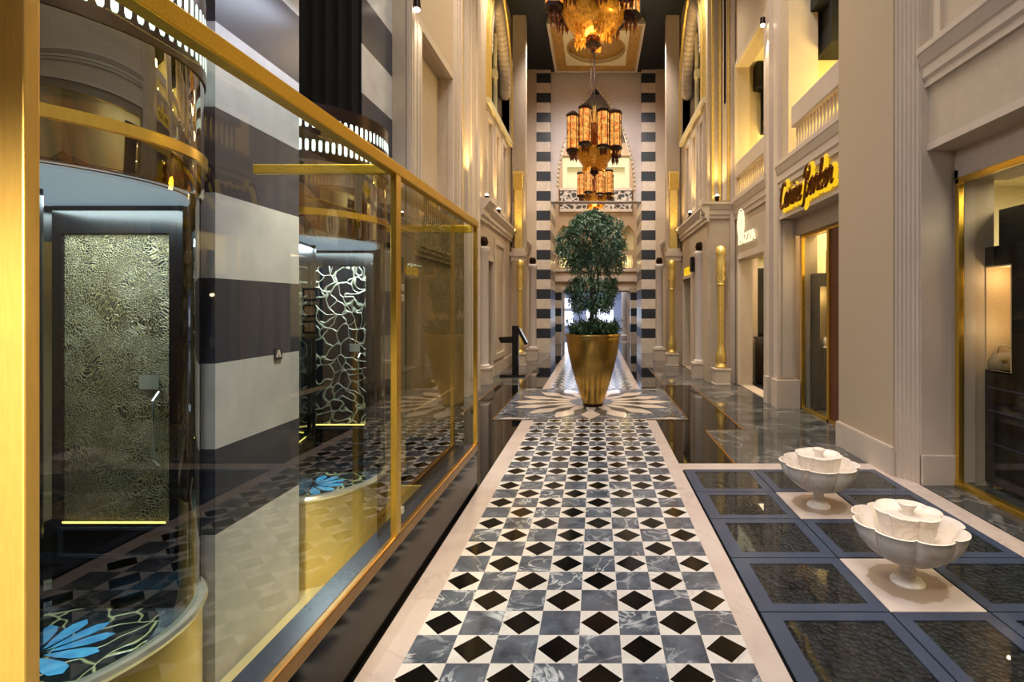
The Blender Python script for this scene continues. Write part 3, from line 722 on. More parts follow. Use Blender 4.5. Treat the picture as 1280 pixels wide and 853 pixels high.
# storefront 1
t = thing('shop_window', 'nearest brass framed shop window at the right edge', 'shop window', (4.0, 3, 0)); O = (4.0, 3, 0)
bm = B(); box(bm, 3.98, 4.04, 5.62, 5.68, 0, 3.40); box(bm, 3.98, 4.04, -3, 5.68, 3.34, 3.405); box(bm, 3.97, 4.06, -3, 5.68, 0, .06); obj('brass_frame', bm, 'gold', t, org=O, bevel=.005)
bm = B(); box(bm, 4.05, 4.17, 5.63, 5.68, 0.05, 3.36); obj('jamb_lining', bm, 'beige_trim', t, org=O)
bm = B(); poly(bm, [(4.02, -3, .05), (4.02, 5.62, .05), (4.02, 5.62, 3.35), (4.02, -3, 3.35)]); obj('glass_pane', bm, 'glass_shop', t, org=O)
# shop interiors
def room(x0, x1, y0, y1, z0, z1, nm, m='cream', fm='floor_grey'):
    bm = B()
    poly(bm, [(x1, y0, z0), (x1, y1, z0), (x1, y1, z1), (x1, y0, z1)]); poly(bm, [(x0, y1, z0), (x1, y1, z0), (x1, y1, z1), (x0, y1, z1)])
    poly(bm, [(x0, y0, z0), (x1, y0, z0), (x1, y0, z1), (x0, y0, z1)]); poly(bm, [(x0, y0, z1), (x1, y0, z1), (x1, y1, z1), (x0, y1, z1)])
    poly(bm, [(x0, y0, z0), (x1, y0, z0), (x1, y1, z0), (x0, y1, z0)], 1)
    struct(nm, bm, [m, fm])
room(4.05, 8.0, -3, 8.2, .005, 3.9, 'wall_shop_near'); room(4.05, 7.0, 8.3, 10.5, .005, 3.9, 'wall_shop_middle'); room(4.02, 7.0, 10.7, 14.2, .005, 3.4, 'wall_shop_far')
t = thing('display_cabinet', 'tall black display cabinet with lit niche in the nearest shop window', 'cabinet', (4.55, 5.2, 0)); O = (4.55, 5.2, 0)
bm = B(); holed(bm, lambda u, v, k: (4.3+k, u, v), rect(4.2, 5.72, .06, 2.64), [rect(5.30, 5.665, 1.30, 2.43)], .35)
box(bm, 4.62, 4.68, 4.2, 5.72, .06, 2.64); obj('carcass', bm, 'black', t, org=O, bevel=.004)
bm = B(); box(bm, 4.42, 4.8, 4.2, 5.62, 2.64, 3.05); obj('upper_box', bm, mat('charcoal_panel', (38, 36, 36), .4), t, org=O, bevel=.004)
bm = B(); poly(bm, [(4.60, 5.29, 1.28), (4.60, 5.68, 1.28), (4.60, 5.68, 2.45), (4.60, 5.29, 2.45)]); box(bm, 4.303, 4.61, 5.645, 5.66, 1.30, 2.43); box(bm, 4.303, 4.61, 5.30, 5.315, 1.30, 2.43); box(bm, 4.303, 4.61, 5.315, 5.645, 2.415, 2.43); obj('niche_lining', bm, 'niche', t, org=O)
bm = B(); box(bm, 4.30, 4.61, 5.295, 5.67, 1.275, 1.30); obj('niche_shelf', bm, 'niche', t, org=O)
bm = B()
for z in (.5, .85, 1.1): box(bm, 4.285, 4.30, 4.3, 5.6, z, z+.02)
obj('drawer_line', bm, 'slate', t, org=O)
# handbag in the niche
t = thing('handbag', 'small taupe leather handbag standing in the lit niche of black cabinet', 'handbag', (4.43, 5.55, 1.302), -.67)
bm = B(); A = []
for (z, w, d) in ((0, .115, .05), (.03, .125, .058), (.09, .12, .05), (.14, .095, .03), (.165, .085, .018)):
    A.append([bm.verts.new((w*(abs(math.cos(q))**.6)*(1 if math.cos(q) >= 0 else -1), d*(abs(math.sin(q))**.7)*(1 if math.sin(q) >= 0 else -1), z)) for q in [2*PI*i/20 for i in range(20)]])
for a_, b_ in zip(A, A[1:]):
    for i in range(20): bm.faces.new((a_[i], a_[(i+1) % 20], b_[(i+1) % 20], b_[i]))
bm.faces.new(A[0][::-1]); bm.faces.new(A[-1]); obj('bag_body', bm, 'leather', t, smooth=50)
for s in (-1, 1):
    bm = B(); tube(bm, [(-.05, s*.02, .15), (-.045, s*.03, .21), (0, s*.035, .235), (.045, s*.03, .21), (.05, s*.02, .15)], .006); obj('handle', bm, 'leather', t, smooth=60)
bm = B(); box(bm, -.02, .02, -.062, -.05, .08, .105); obj('clasp', bm, 'gold', t, bevel=.003)
t.scale = (1.15, 1.15, 1.15)
# things glimpsed through the slit
t = thing('bar_stool', 'brown seated brass stool glimpsed beside the black cabinet', 'stool', (5.85, 7.5, .005)); 
bm = B(); box(bm, -.2, .2, -.2, .2, .78, 1.15); obj('seat', bm, 'wood', t, bevel=.05)
for sx in (-1, 1):
    for sy in (-1, 1):
        bm = B(); tube(bm, [(sx*.18, sy*.18, 0), (sx*.15, sy*.15, .8)], .015); obj('leg', bm, 'gold', t, smooth=60)
for y in (-.17, .17):
    bm = B(); box(bm, -.18, .18, y-.01, y+.01, .3, .32); obj('foot_rail', bm, 'gold', t)
bm = B(); box(bm, 5.4, 6.7, 8.16, 8.19, .9, 2.6); o = obj('wall_art', bm, vines('white_branch_art', (190, 186, 176), (250, 250, 246), 5, .06, .4, 0)); tag(o, 'pale panel with white branch tracery inside nearest shop', 'wall art')

# bay R1 : shop window 2 with cursive sign, balustrade and lit opening over
XB = 3.6
bm = B()
holed(bm, lambda u, v, k: (XB+k, u, v), rect(7.3, 10.0, 3.68, 11.9), [rect(7.35, 9.6, 4.75, 11.8)], .3)
box(bm, 3.9, 4.3, 7.3, 10.0, 3.36, 3.70); box(bm, 3.98, 4.3, 9.95, 10.0, 0, 3.37)
struct('wall_right_bay', bm, 'beige', 'beige wall with the cursive amber sign and a balcony opening')
bm = B(); cornice_y(bm, XB, -1, 7.3, 10.0, 4.27, 4.75, .12); box(bm, XB-.03, XB, 7.3, 10.0, 3.66, 3.72); struct('trim_11', bm, 'beige_trim', 'cornice below the balcony over the cursive sign')
def balustrade(name, x, y0, y1, zb, zt, ztop, label, n):
    t = thing(name, label, 'balustrade', (x, (y0+y1)/2, zb)); O = t.location.copy()
    bm = B(); box(bm, x-.06, x+.14, y0, y1, zt, ztop); obj('handrail', bm, 'beige_trim', t, org=O, bevel=.02)
    bm = B(); box(bm, x-.05, x+.13, y0, y1, zb-.06, zb+.02); obj('bottom_rail', bm, 'beige_trim', t, org=O)
    for i in range(n):
        y = y0+(i+.5)*(y1-y0)/n
        bm = B(); lathe(bm, [(.022, 0), (.03, .08*(zt-zb)), (.032, .25*(zt-zb)), (.018, .5*(zt-zb)), (.032, .75*(zt-zb)), (.03, .92*(zt-zb)), (.022, zt-zb)], (x+.04, y, zb), 8); obj('baluster', bm, 'beige_trim', t, org=O, smooth=60)
balustrade('balustrade', XB, 7.35, 9.3, 4.77, 5.22, 5.6, 'beige balcony balustrade above the cursive amber sign', 16)
bm = B(); box(bm, XB+.006, XB+.56, 9.592, 9.75, 4.75, 11.79); struct('pillar_right_jamb', bm, 'beige_trim')
room(3.9, 6.5, 7.2, 9.98, 4.6, 9.2, 'wall_balcony_near', 'cream', 'beige')
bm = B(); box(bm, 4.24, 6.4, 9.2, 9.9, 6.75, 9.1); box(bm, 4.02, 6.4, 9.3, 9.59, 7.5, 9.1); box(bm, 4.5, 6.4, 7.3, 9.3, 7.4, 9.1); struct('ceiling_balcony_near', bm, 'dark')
# shop window 2
t = thing('shop_window', 'brass framed shop window below the cursive amber sign', 'shop window', (4.0, 8.8, 0)); O = (4.0, 8.8, 0)
bm = B(); box(bm, 3.98, 4.04, 9.90, 9.96, 0, 3.36); box(bm, 3.98, 4.04, 7.3, 9.96, 3.30, 3.36); box(bm, 3.97, 4.05, 7.3, 9.96, 0, .05); obj('brass_frame', bm, 'gold', t, org=O, bevel=.005)
bm = B(); box(bm, 3.97, 4.05, 8.74, 8.82, 0, 3.34); obj('brass_post', bm, 'gold', t, org=O, bevel=.005)
bm = B(); poly(bm, [(4.01, 8.8, .05), (4.01, 9.9, .05), (4.01, 9.9, 3.3), (4.01, 8.8, 3.3)]); obj('glass_pane', bm, 'glass_shop', t, org=O)
bm = B(); box(bm, 4.0, 4.06, 7.33, 8.74, .03, 3.3); obj('door_leaf', bm, 'wood', t, org=O)
t = thing('display_cabinet', 'black display cabinet with two lit niches behind the middle shop window', 'cabinet', (4.8, 9.3, 0)); O = (4.8, 9.3, 0)
fnC = lambda u, v, k: (u, 9.5+k, v)
bm = B(); holed(bm, fnC, rect(4.1, 5.2, .05, 2.6), [rect(4.16, 4.44, 1.2, 2.35), rect(4.62, 4.92, 1.2, 2.35)], .3); obj('carcass', bm, 'black', t, org=O, bevel=.004)
bm = B(); box(bm, 4.4, 5.2, 9.6, 9.8, 2.6, 3.05); obj('upper_panel', bm, 'beige_dark', t, org=O)
bm = B(); box(bm, 4.1, 5.0, 9.78, 9.8, 1.15, 2.4); obj('niche_back', bm, 'niche', t, org=O)
for x, lab in ((4.3, 'small white ornament in the left lit niche of middle shop cabinet'), (4.75, 'small white ornament in the right lit niche of middle shop cabinet')):
    bm = B(); lathe(bm, [(0, 0), (.05, 0), (.03, .03), (.06, .1), (.04, .17), (.015, .2), (0, .2)], n=16); o = obj('ornament', bm, 'alabaster', smooth=50); o.location = (x, 9.63, 1.205); tag(o, lab, 'ornament', 'niche ornaments')
# cursive sign
t = thing('wall_sign', 'cursive amber backlit shop sign over the middle shop window', 'sign', (XB, 8.66, 3.95)); RS = (PI/2, 0, -PI/2)
tx = 'Carine Barker'; sw = .63
GL = {'C': (1.15, [[(1.0, 1.45), (.95, 1.7), (.6, 1.75), (.2, 1.25), (.05, .5), (.3, .02), (.7, .05), (1.15, .3)]]),
 'a': (1.0, [[(0, .3), (.75, .85), (.45, 1), (.1, .7), (.05, .3), (.25, 0), (.55, .2), (.75, .85), (.7, .2), (.85, 0), (1.0, .25)]]),
 'r': (.8, [[(0, .25), (.2, .9), (.3, 1.05), (.35, .85), (.6, .88), (.52, .4), (.6, .05), (.8, .25)]]),
 'i': (.5, [[(0, .25), (.2, .95), (.18, .3), (.3, 0), (.5, .25)], [(.26, 1.3), (.3, 1.36)]]),
 'n': (.9, [[(0, .25), (.15, .95), (.15, 0), (.2, .6), (.45, 1), (.6, .8), (.58, .2), (.7, 0), (.9, .25)]]),
 'e': (.75, [[(0, .25), (.4, .5), (.55, .85), (.35, 1), (.12, .7), (.1, .25), (.35, 0), (.75, .25)]]),
 'B': (1.15, [[(.3, 1.6), (.35, 1.2), (.25, .4), (.1, -.45), (-.25, -.5)], [(-.15, 1.25), (.1, 1.8), (.7, 1.9), (.95, 1.5), (.65, 1.05), (.35, .95), (.85, .85), (1.0, .4), (.65, 0), (.3, .1), (1.15, .25)]]),
 'k': (.85, [[(0, .25), (.3, 1.2), (.38, 1.7), (.22, 1.65), (.12, 0), (.2, .5), (.5, .95), (.55, .7), (.25, .5), (.5, .15), (.65, 0), (.85, .25)]]),
 ' ': (.45, [])}
def smooth_line(p, n=5):
    p = [Vector((x, y)) for x, y in p]; p = [2*p[0]-p[1]]+p+[2*p[-1]-p[-2]]; out = []
    for i in range(1, len(p)-2):
        for k in range(n):
            t_ = k/n; a_, b_, c_, d_ = p[i-1:i+3]
            out.append(.5*((2*b_)+(c_-a_)*t_+(2*a_-5*b_+4*c_-d_)*t_*t_+(3*b_-a_-3*c_+d_)*t_**3))
    return out+[p[-2]]
def cursive(bm, word, width, xh, dep, r, flat=1):
    tot = sum(GL[c][0] for c in word); k = width/tot; x0 = -width/2
    for c in word:
        for st in GL[c][1]:
            pts = smooth_line(st)
            tube(bm, [(dep, -(x0+(q.x+.22*q.y)*k), (q.y-.5)*xh) for q in pts], r, 6)
        x0 += GL[c][0]*k
bm = B(); cursive(bm, tx, 2.15, .26, -.10, .024); obj('lettering', bm, 'sign_dark', t, smooth=60)
bm = B(); cursive(bm, tx, 2.15, .26, 0, .078); bmesh.ops.scale(bm, vec=(.25, 1, 1), verts=bm.verts); bmesh.ops.translate(bm, vec=(-.04, 0, 0), verts=bm.verts); obj('glow_backing', bm, 'sign_glow', t, smooth=60)

# pier B
bm = B(); box(bm, 3.54, 3.9, 10.0, 10.22, 0, 11.9); box(bm, 3.66, 4.3, 10.22, 10.42, 0, 11.9); box(bm, 3.52, 4.3, 10.42, 10.62, 0, 11.9)
box(bm, 3.56, 3.6, 9.97, 10.0, .6, 11.9); box(bm, 3.64, 3.84, 9.97, 10.0, .6, 3.66)
struct('pillar_right_pier', bm, 'beige_trim', 'narrow grooved beige pilaster between the two lit signs')
bm = B(); box(bm, 3.5, 3.95, 9.9, 10.24, 0, .55); box(bm, 3.48, 3.9, 10.4, 10.64, 0, .55); struct('trim_12', bm, 'beige_trim')
# bay R2
XR2 = 3.6
bm = B(); holed(bm, lambda u, v, k: (XR2+k, u, v), rect(10.6, 13.3, 0, 11.9), [rect(10.75, 13.0, 4.75, 8.05), rect(10.75, 12.75, .02, 3.15)], .3)
struct('wall_right_bay', bm, 'beige', 'beige wall with the white oval logo sign and dark doorway')
bm = B(); frame_y(bm, XR2, -1, 10.75, 13.0, 4.75, 8.05, .16, .04, sill=False); frame_y(bm, XR2, -1, 10.75, 12.75, .02, 3.15, .15, .04, sill=False); cornice_y(bm, XR2, -1, 10.62, 13.3, 4.2, 4.7, .12)
struct('trim_13', bm, 'beige_trim', 'mouldings round the balcony opening and doorway beside the oval logo sign')
balustrade('balustrade', XR2, 10.8, 13.0, 4.75, 5.22, 5.6, 'beige balcony balustrade above the white oval logo sign', 14)
room(3.9, 6.5, 10.65, 13.4, 4.6, 8.2, 'wall_balcony_far', 'cream', 'beige')
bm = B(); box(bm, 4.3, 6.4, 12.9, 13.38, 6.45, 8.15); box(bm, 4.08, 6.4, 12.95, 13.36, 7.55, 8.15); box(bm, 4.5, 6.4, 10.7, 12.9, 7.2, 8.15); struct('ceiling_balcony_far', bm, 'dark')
t = thing('wall_sign', 'white lit sign with oval leaf logo over the dark doorway', 'sign', (XR2, 12.2, 3.6))
bm = B()
for k, (rx, rz) in enumerate(((.26, .36), (.16, .30), (.06, .34))):
    pts = [(-.05, rx*math.cos(i*PI/16)+.05*k, .25+rz*math.sin(i*PI/16)) for i in range(33)]
    tube(bm, pts, .02, 6)
lg = obj('oval_logo', bm, 'sign_white', t, smooth=60); lg.location = (0, .35, .15)
text('lettering', 'PAZZA', .34, 'sign_white', t, (-.05, -.1, 0), RS, 0, .015, .004, 1.25)
t = thing('display_counter', 'black counter inside the dark doorway under the oval logo sign', 'counter', (4.35, 12.9, 0)); O = t.location.copy()
bm = B(); box(bm, 4.1, 4.9, 12.6, 13.2, .006, 1.15); obj('counter_body', bm, 'black', t, org=O, bevel=.01)
bm = B(); box(bm, 4.07, 4.93, 12.57, 13.23, 1.15, 1.2); obj('counter_top', bm, 'slate', t, org=O)
bm = B(); box(bm, 4.0, 4.5, 13.7, 13.8, 0.02, 3.0); o = obj('wall_panel', bm, 'black'); tag(o, 'tall black panel behind counter inside the dark doorway', 'panel')
for z in (1.4, 1.85, 2.3):
    bm = B(); box(bm, -.2, .2, -.02, .02, -.18, .18); o = obj('picture_frame', bm, 'rust'); o.location = (5.0, 14.15, z); tag(o, 'square brown picture on white wall inside doorway, %s of three' % {1.4: 'lowest', 1.85: 'middle', 2.3: 'highest'}[z], 'picture', 'pictures inside the doorway')
    bm = B(); box(bm, -.14, .14, -.03, -.02, -.12, .12); obj('picture_canvas', bm, 'niche', o)

# return wall, far right section
XF = 2.9
bm = B(); box(bm, XF-.003, 4.2, 13.3, 13.7, 0, 11.9); struct('wall_right_return', bm, 'beige', 'beige return wall behind the gilded column on the right')
bm = B(); holed(bm, lambda u, v, k: (XF+k, u, v), rect(13.32, 21.5, 0, 11.9), [pointed(15.5, 1.6, 7.5, 9.0, 11.3), rect(15.3, 16.7, .02, 2.85)], .4)
struct('wall_right_far', bm, 'beige', 'beige plaster wall on the right with pointed arch window')
fnR = lambda u, v, k: (XF+k, u, v)
bm = B(); box(bm, XF+.4, XF+.45, 13.2, 17.4, 7.2, 11.6); struct('window_2', bm, 'leaded', 'dark leaded glass of the pointed arch window on the right wall')
arch_frame('trim_14', fnR, 15.5, 1.6, 7.5, 9.0, 11.3, bands, ['beige_trim', 'gold_leaf'], 'gilded pointed arch frame on the right wall')
scallop_arch('trim_15', fnR, 15.5, 1.45, 9.0, 11.1, 7.5, .12, 'scalloped lobes inside the right arch window')
bm = B()
for yy in (14.6, 16.2):
    tube(bm, [(XF+.3, yy, 7.5), (XF+.3, yy, 10.6)], .07, 10); box(bm, XF+.22, XF+.38, yy-.1, yy+.1, 9.2, 9.45)
box(bm, XF-.1, XF+.4, 13.5, 17.3, 7.35, 7.5); struct('window_2_frame', bm, 'cream', 'cream mullions and sill of the right arch window')
bm = B(); cornice_y(bm, XF, -1, 13.1, 21.4, 4.15, 4.55, .22); cornice_x(bm, 13.3, XF-.2, 3.6, 4.25, 4.65, .25); struct('trim_16', bm, 'beige_trim', 'stepped cornice round the corner above the gilded column on the right')
bm = B()
for (y0, y1) in ((13.6, 14.2), (14.5, 15.3), (15.6, 16.4)):
    holed(bm, lambda u, v, k: (XF-.06+k, u, v), rect(y0, y1, 4.75, 7.1), [rect(y0+.12, y1-.12, 4.87, 6.98)], .06)
frame_y(bm, XF, -1, 15.3, 16.7, .02, 2.85, .14, .04, sill=False)
struct('trim_17', bm, 'beige_trim', 'moulded panels on the right wall')
bm = B()
for x in (XF+.12, XF+.30, XF+.52): box(bm, x-.03, x+.03, 13.22, 13.3, 4.7, 11.9)
struct('trim_18', bm, 'gold_leaf', 'vertical gilded mouldings on the right return wall')
bm = B(); box(bm, XF+.36, XF+.48, 13.2, 13.3, 4.7, 11.9); box(bm, XF+.56, XF+.68, 13.18, 13.3, 0, 11.9); struct('pillar_right_return', bm, 'beige_trim')
bm = B(); box(bm, XF+.4, XF+.45, 15.2, 16.8, 0, 2.95); struct('door_2', bm, mat('blue_grey_glass_door', (110, 124, 140), .12, var=.2, scale=3), 'blue-grey glass shop door in the far right wall')
t = thing('wall_sign', 'small gold sign above the blue-grey shop door', 'sign', (XF, 16.0, 3.05))
bm = B(); box(bm, -.03, 0, -.6, .6, -.2, .2); obj('sign_board', bm, 'gold_leaf', t, bevel=.01)
text('lettering', 'GOLD', .36, 'sign_glow', t, (-.05, 0, 0), RS, 0, .01, .003, 1.1)
t = thing('wall_speaker', 'small black box speaker high on the wall beside the white column', 'speaker', (XF-.06, 15.0, 3.2)); 
bm = B(); box(bm, -.07, .06, -.12, .12, -.22, .22); obj('speaker_case', bm, 'black', t, bevel=.01)
bm = B(); box(bm, -.075, -.07, -.1, .1, -.2, .2); obj('speaker_grille', bm, 'dark', t)
# gilded columns
def gilded_column(loc, label, s=1, hgt=3.6):
    t = thing('gilded_column', label, 'column', loc, 0, 'gilded columns')
    bm = B(); box(bm, -.19, .19, -.19, .19, 0, .40); box(bm, -.21, .21, -.21, .21, .37, .42); box(bm, -.21, .21, -.21, .21, 0, .05); obj('plinth', bm, 'beige_trim', t, bevel=.01)
    bm = B(); lathe(bm, [(.12, .42), (.14, .46), (.12, .5), (.1, .54), (.13, .6), (.12, .75), (.08, .95), (.07, 1.0)], n=24, mod=lambda a, z: 1+.08*abs(math.cos(6*a))); obj('base', bm, 'gold_leaf', t, smooth=50)
    bm = B(); lathe(bm, [(.075, 1.0), (.075, 2.5)], n=24, mod=lambda a, z: 1+.06*math.cos(12*a), cap=False); obj('shaft', bm, 'gold_leaf', t, smooth=30)
    bm = B(); lathe(bm, [(.075, 2.5), (.1, 2.53), (.075, 2.58), (.12, 2.7), (.09, 2.8), (.13, 2.9), (.1, 3.0), (.12, 3.1), (.09, 3.2), (.13, 3.3), (.12, 3.45), (.05, 3.52)], n=24, mod=lambda a, z: 1+.08*abs(math.cos(6*a))); obj('capital', bm, 'gold_leaf', t, smooth=50)
    return t
g = gilded_column((3.16, 12.95, 0), 'gilded column on beige plinth at the right corner beside dark doorway')
dup(g, (2.52, 17.0, 0), 0, 'gilded column on beige plinth at the far right before the banded pillar')
dup(g, (-2.52, 17.0, 0), 0, 'gilded column on beige plinth at the far left behind the black stand')
def white_column(loc, label):
    t = thing('stone_column', label, 'column', loc, 0, 'plain pale columns')
    bm = B(); box(bm, -.2, .2, -.2, .2, 0, .42); box(bm, -.22, .22, -.22, .22, .38, .44); obj('plinth', bm, 'beige_trim', t, bevel=.01)
    bm = B(); lathe(bm, [(.16, .44), (.17, .48), (.13, .52), (.13, 3.3), (.16, 3.34), (.17, 3.45), (.1, 3.5)], n=28); obj('shaft', bm, 'lilac', t, smooth=40)
    bm = B(); lathe(bm, [(0, 3.5), (.1, 3.52), (.13, 3.6), (.1, 3.72), (0, 3.76)], n=20); obj('finial', bm, 'rust', t, smooth=50)
    return t
w = white_column((2.86, 14.1, 0), 'pale round column with dark finial on the right beside the gilded column')
dup(w, (-2.86, 13.0, 0), 0, 'pale round column with dark finial on the left beyond glass partition')
dup(w, (2.3, 18.6, 0), 0, 'pale round column with dark finial on the far right')
dup(w, (-2.3, 18.6, 0), 0, 'pale round column with dark finial on the far left')
# gold hanging panels with tasselled tops above the far columns
def gold_panel(x, label):
    t = thing('gilded_panel', label, 'panel', (x, 17.3, 4.0), 0, 'gilded panels')
    s = 1 if x > 0 else -1
    bm = B(); box(bm, -.13, .13, -.08, .13, -.1, 1.9); obj('panel_face', bm, 'gold_leaf', t, bevel=.02)
    bm = B()
    for i in range(7): tube(bm, [(-.14+.047*i, -.1, 1.9), (-.14+.047*i, -.12, 2.45)], [.02, .03], 6)
    box(bm, -.17, .17, -.14, .13, 2.42, 2.5); obj('fluted_capital', bm, 'gold_leaf', t, smooth=40)
    bm = B(); box(bm, -.24, .24, -.14, .14, -.5, -.35); box(bm, -.28, .28, -.18, .14, -.35, -.2); box(bm, -.22, .22, -.1, .14, -.2, -.08); obj('bracket', bm, 'beige_trim', t)
    return t
gold_panel(2.62, 'gilded upright panel with fluted top on the far right'); gold_panel(-2.62, 'gilded upright panel with fluted top on the far left')
for x, l, side in ((2.62, 'right', 1), (-2.62, 'left', -1)):
    bm = B(); a, b = sorted((x+.2*side*-1*0-.22, x+.22)); box(bm, a, b, 17.45, 17.8, 3.55, 11.9); struct('pillar_far_'+l, bm, 'beige')
# uplights
def spotlight(loc, label):
    t = thing('spotlight', label, 'light', loc, 0, 'small cornice spotlights')
    bm = B(); lathe(bm, [(0, 0), (.05, 0), (.055, .08), (.06, .14), (.045, .14), (.04, .12)], n=16, cap=False); obj('can', bm, 'rust', t, smooth=40)
    bm = B(); lathe(bm, [(0, .1), (.05, .15), (.03, .18), (0, .19)], n=12); obj('lens', bm, 'lamp_white', t, smooth=60)
    return t
sp = spotlight((XL+.16, 12.85, 4.62), 'small uplight on the left cornice nearest the glass partition')
dup(sp, (XL+.16, 14.4, 4.56), 0, 'small uplight on the left cornice beside the panelling')
dup(sp, (3.1, 13.1, 4.66), 0, 'small uplight on the right cornice above the gilded column')
dup(sp, (XF-.16, 14.9, 4.56), 0, 'small uplight on the right cornice beside the panelling')
dn = dup(sp, (-2.78, 7.95, 6.75), 0, 'small spotlight at the top corner of the left recessed panel')
dn.rotation_euler = (PI, 0, 0); dn = dup(sp, (3.42, 10.5, 7.9), 0, 'small spotlight high on the pilaster between the lit signs'); dn.rotation_euler = (PI, 0, 0)

# ------------------------------------------------------------------ FAR END
for s in (-1, 1):
    a, b = sorted((s*2.5, s*3.4)); bm = B(); box(bm, a, b, 21.45, 24, 0, 11.9); struct('wall_back_side', bm, 'beige')
for s, l in ((-1, 'left'), (1, 'right')):
    a, b = sorted((s*1.91, s*2.5))
    bm = B(); box(bm, a, b, 21.5, 24.0, 0, 11.9); struct('pillar_banded_'+l, bm, 'stripe_far', 'tall charcoal and cream banded pillar at the far end, %s of the tree' % l)
    a, b = sorted((s*1.80, s*2.2))
    bm = B(); box(bm, a, b, 26.6, 27.4, 0, 2.95); struct('pillar_inner_'+l, bm, 'stripe_far', 'short banded pillar beside the far doorway, %s of the tree' % l)
fnB = lambda u, v, k: (u, 21.7+k, v)
bm = B(); holed(bm, fnB, rect(-1.92, 1.92, 6.4, 11.9), [[(u, v) for u, v in pointed(0, 1.7, 6.42, 6.9, 11.45)]], .5)
box(bm, -1.92, 1.92, 24.0, 24.3, 9.7, 11.9)
struct('wall_back', bm, 'lilac', 'pale wall with a tall pointed arch at the far end')
arch_frame('trim_19', fnB, 0, 1.6, 6.42, 6.9, 11.3, [(0, .1, .04, 0)], ['beige_trim'], 'beaded edge of the far pointed arch')
bm = B()
pp = pointed(0, 1.62, 6.42, 6.9, 11.33, 26)[2:-1]
for u, v in pp: bmesh.ops.create_uvsphere(bm, u_segments=8, v_segments=5, radius=.05, matrix=Matrix.Translation((u, 21.63, v)))
struct('trim_20', bm, 'cream', smooth=60)
bm = B(); 
YB = 28
fnQ = lambda u, v, k: (u, YB+k, v)
def small_arch(uc): return pointed(uc, .36, 5.05, 5.75, 6.4, 8)
holed(bm, fnQ, rect(-4, 4, 0, 11.9), [rect(-1.85, 1.85, 7.9, 10.2), small_arch(-1.75), small_arch(1.75), rect(-2.0, -1.0, 4.05, 4.75), rect(1.0, 2.0, 4.05, 4.75), rect(-1.75, 1.75, .02, 2.75)], .4)
struct('wall_back_inner', bm, ['beige_dark'], 'tan inner wall with small arches and a doorway at the far end')
bm = B(); box(bm, -4, 4, 27.7, 28, 2.8, 3.0); box(bm, -4, 4, 27.75, 28, 3.3, 3.6); box(bm, -4, 4, 27.8, 28, 3.85, 4.0); box(bm, -1.84, -1.72, 27.9, 28.1, 0, 2.8); box(bm, 1.72, 1.84, 27.9, 28.1, 0, 2.8); struct('trim_21', bm, 'beige_trim', 'stacked ledges over the far doorway')
bm = B(); box(bm, -4, 4, 28.9, 28.95, 2.9, 11); struct('wall_back_glow', bm, 'cream')
bm = B(); box(bm, -1.85, 1.85, 28.45, 28.5, 9.7, 10.2); box(bm, -1.85, -1.6, 28.4, 28.5, 8.5, 9.7); box(bm, 1.6, 1.85, 28.4, 28.5, 8.5, 9.7); o = obj('cove_lamp', bm, 'cove'); tag(o, 'glowing cream cove light in the opening above the lattice balcony', 'cove light')
bm = B(); box(bm, -1.95, 1.95, 27.85, 28.0, 7.25, 8.25); o = obj('lattice_balcony', bm, 'lace'); tag(o, 'white pierced lattice balcony front at the far end', 'balcony')
bm = B(); box(bm, -1.97, 1.97, 27.8, 28.0, 8.25, 8.4); box(bm, -1.97, 1.97, 27.8, 28.0, 7.1, 7.25); obj('balcony_rail', bm, 'beige_trim', o)
for s, l in ((-1, 'left'), (1, 'right')):
    t = thing('far_balustrade', 'small lit balustrade under the arch at the far end, %s of the tree' % l, 'balustrade', (s*1.5, 28, 4.05))
    for i in range(8):
        bm = B(); lathe(bm, [(.03, 0), (.045, .15), (.025, .35), (.045, .55), (.03, .7)], (-.44+.125*i, .05, 0), 8); obj('baluster', bm, 'cream', t, smooth=60)
# room beyond the doorway
bm = B(); poly(bm, [(-5, 36, 0), (5, 36, 0), (5, 36, 3.4), (-5, 36, 3.4)]); poly(bm, [(-5, 28.4, 3.4), (5, 28.4, 3.4), (5, 36, 3.4), (-5, 36, 3.4)]); poly(bm, [(-5, 28.4, 0), (-5, 36, 0), (-5, 36, 3.4), (-5, 28.4, 3.4)]); poly(bm, [(5, 28.4, 0), (5, 36, 0), (5, 36, 3.4), (5, 28.4, 3.4)])
struct('wall_back_room', bm, mat('blue_white_wall', (176, 184, 206), .5))
for i, (x0, x1, z0, z1) in enumerate(((-2.35, -1.75, 1.8, 2.5), (-2.4, -1.6, .6, 1.6), (.2, 1.2, .8, 1.9), (-.7, .1, .8, 1.8))):
    t = thing('window_far', None, None, ((x0+x1)/2, 35.9, z0)); t['kind'] = 'structure'; O = t.location.copy()
    bm = B(); box(bm, x0, x1, 35.9, 35.95, z0, z1); obj('pane', bm, 'day', t, org=O)
    bm = B(); holed(bm, lambda u, v, k: (u, 35.85+k, v), rect(x0-.06, x1+.06, z0-.06, z1+.06), [rect(x0, x1, z0, z1)], .06); obj('window_frame', bm, 'lilac', t, org=O)
bm = B(); lathe(bm, [(.42, 0), (.42, .2), (.36, .25), (.36, 3.0), (.42, 3.1), (.42, 3.4)], (1.9, 31, 0), 32); struct('pillar_back', bm, 'beige', 'round beige column inside the far doorway', smooth=40)

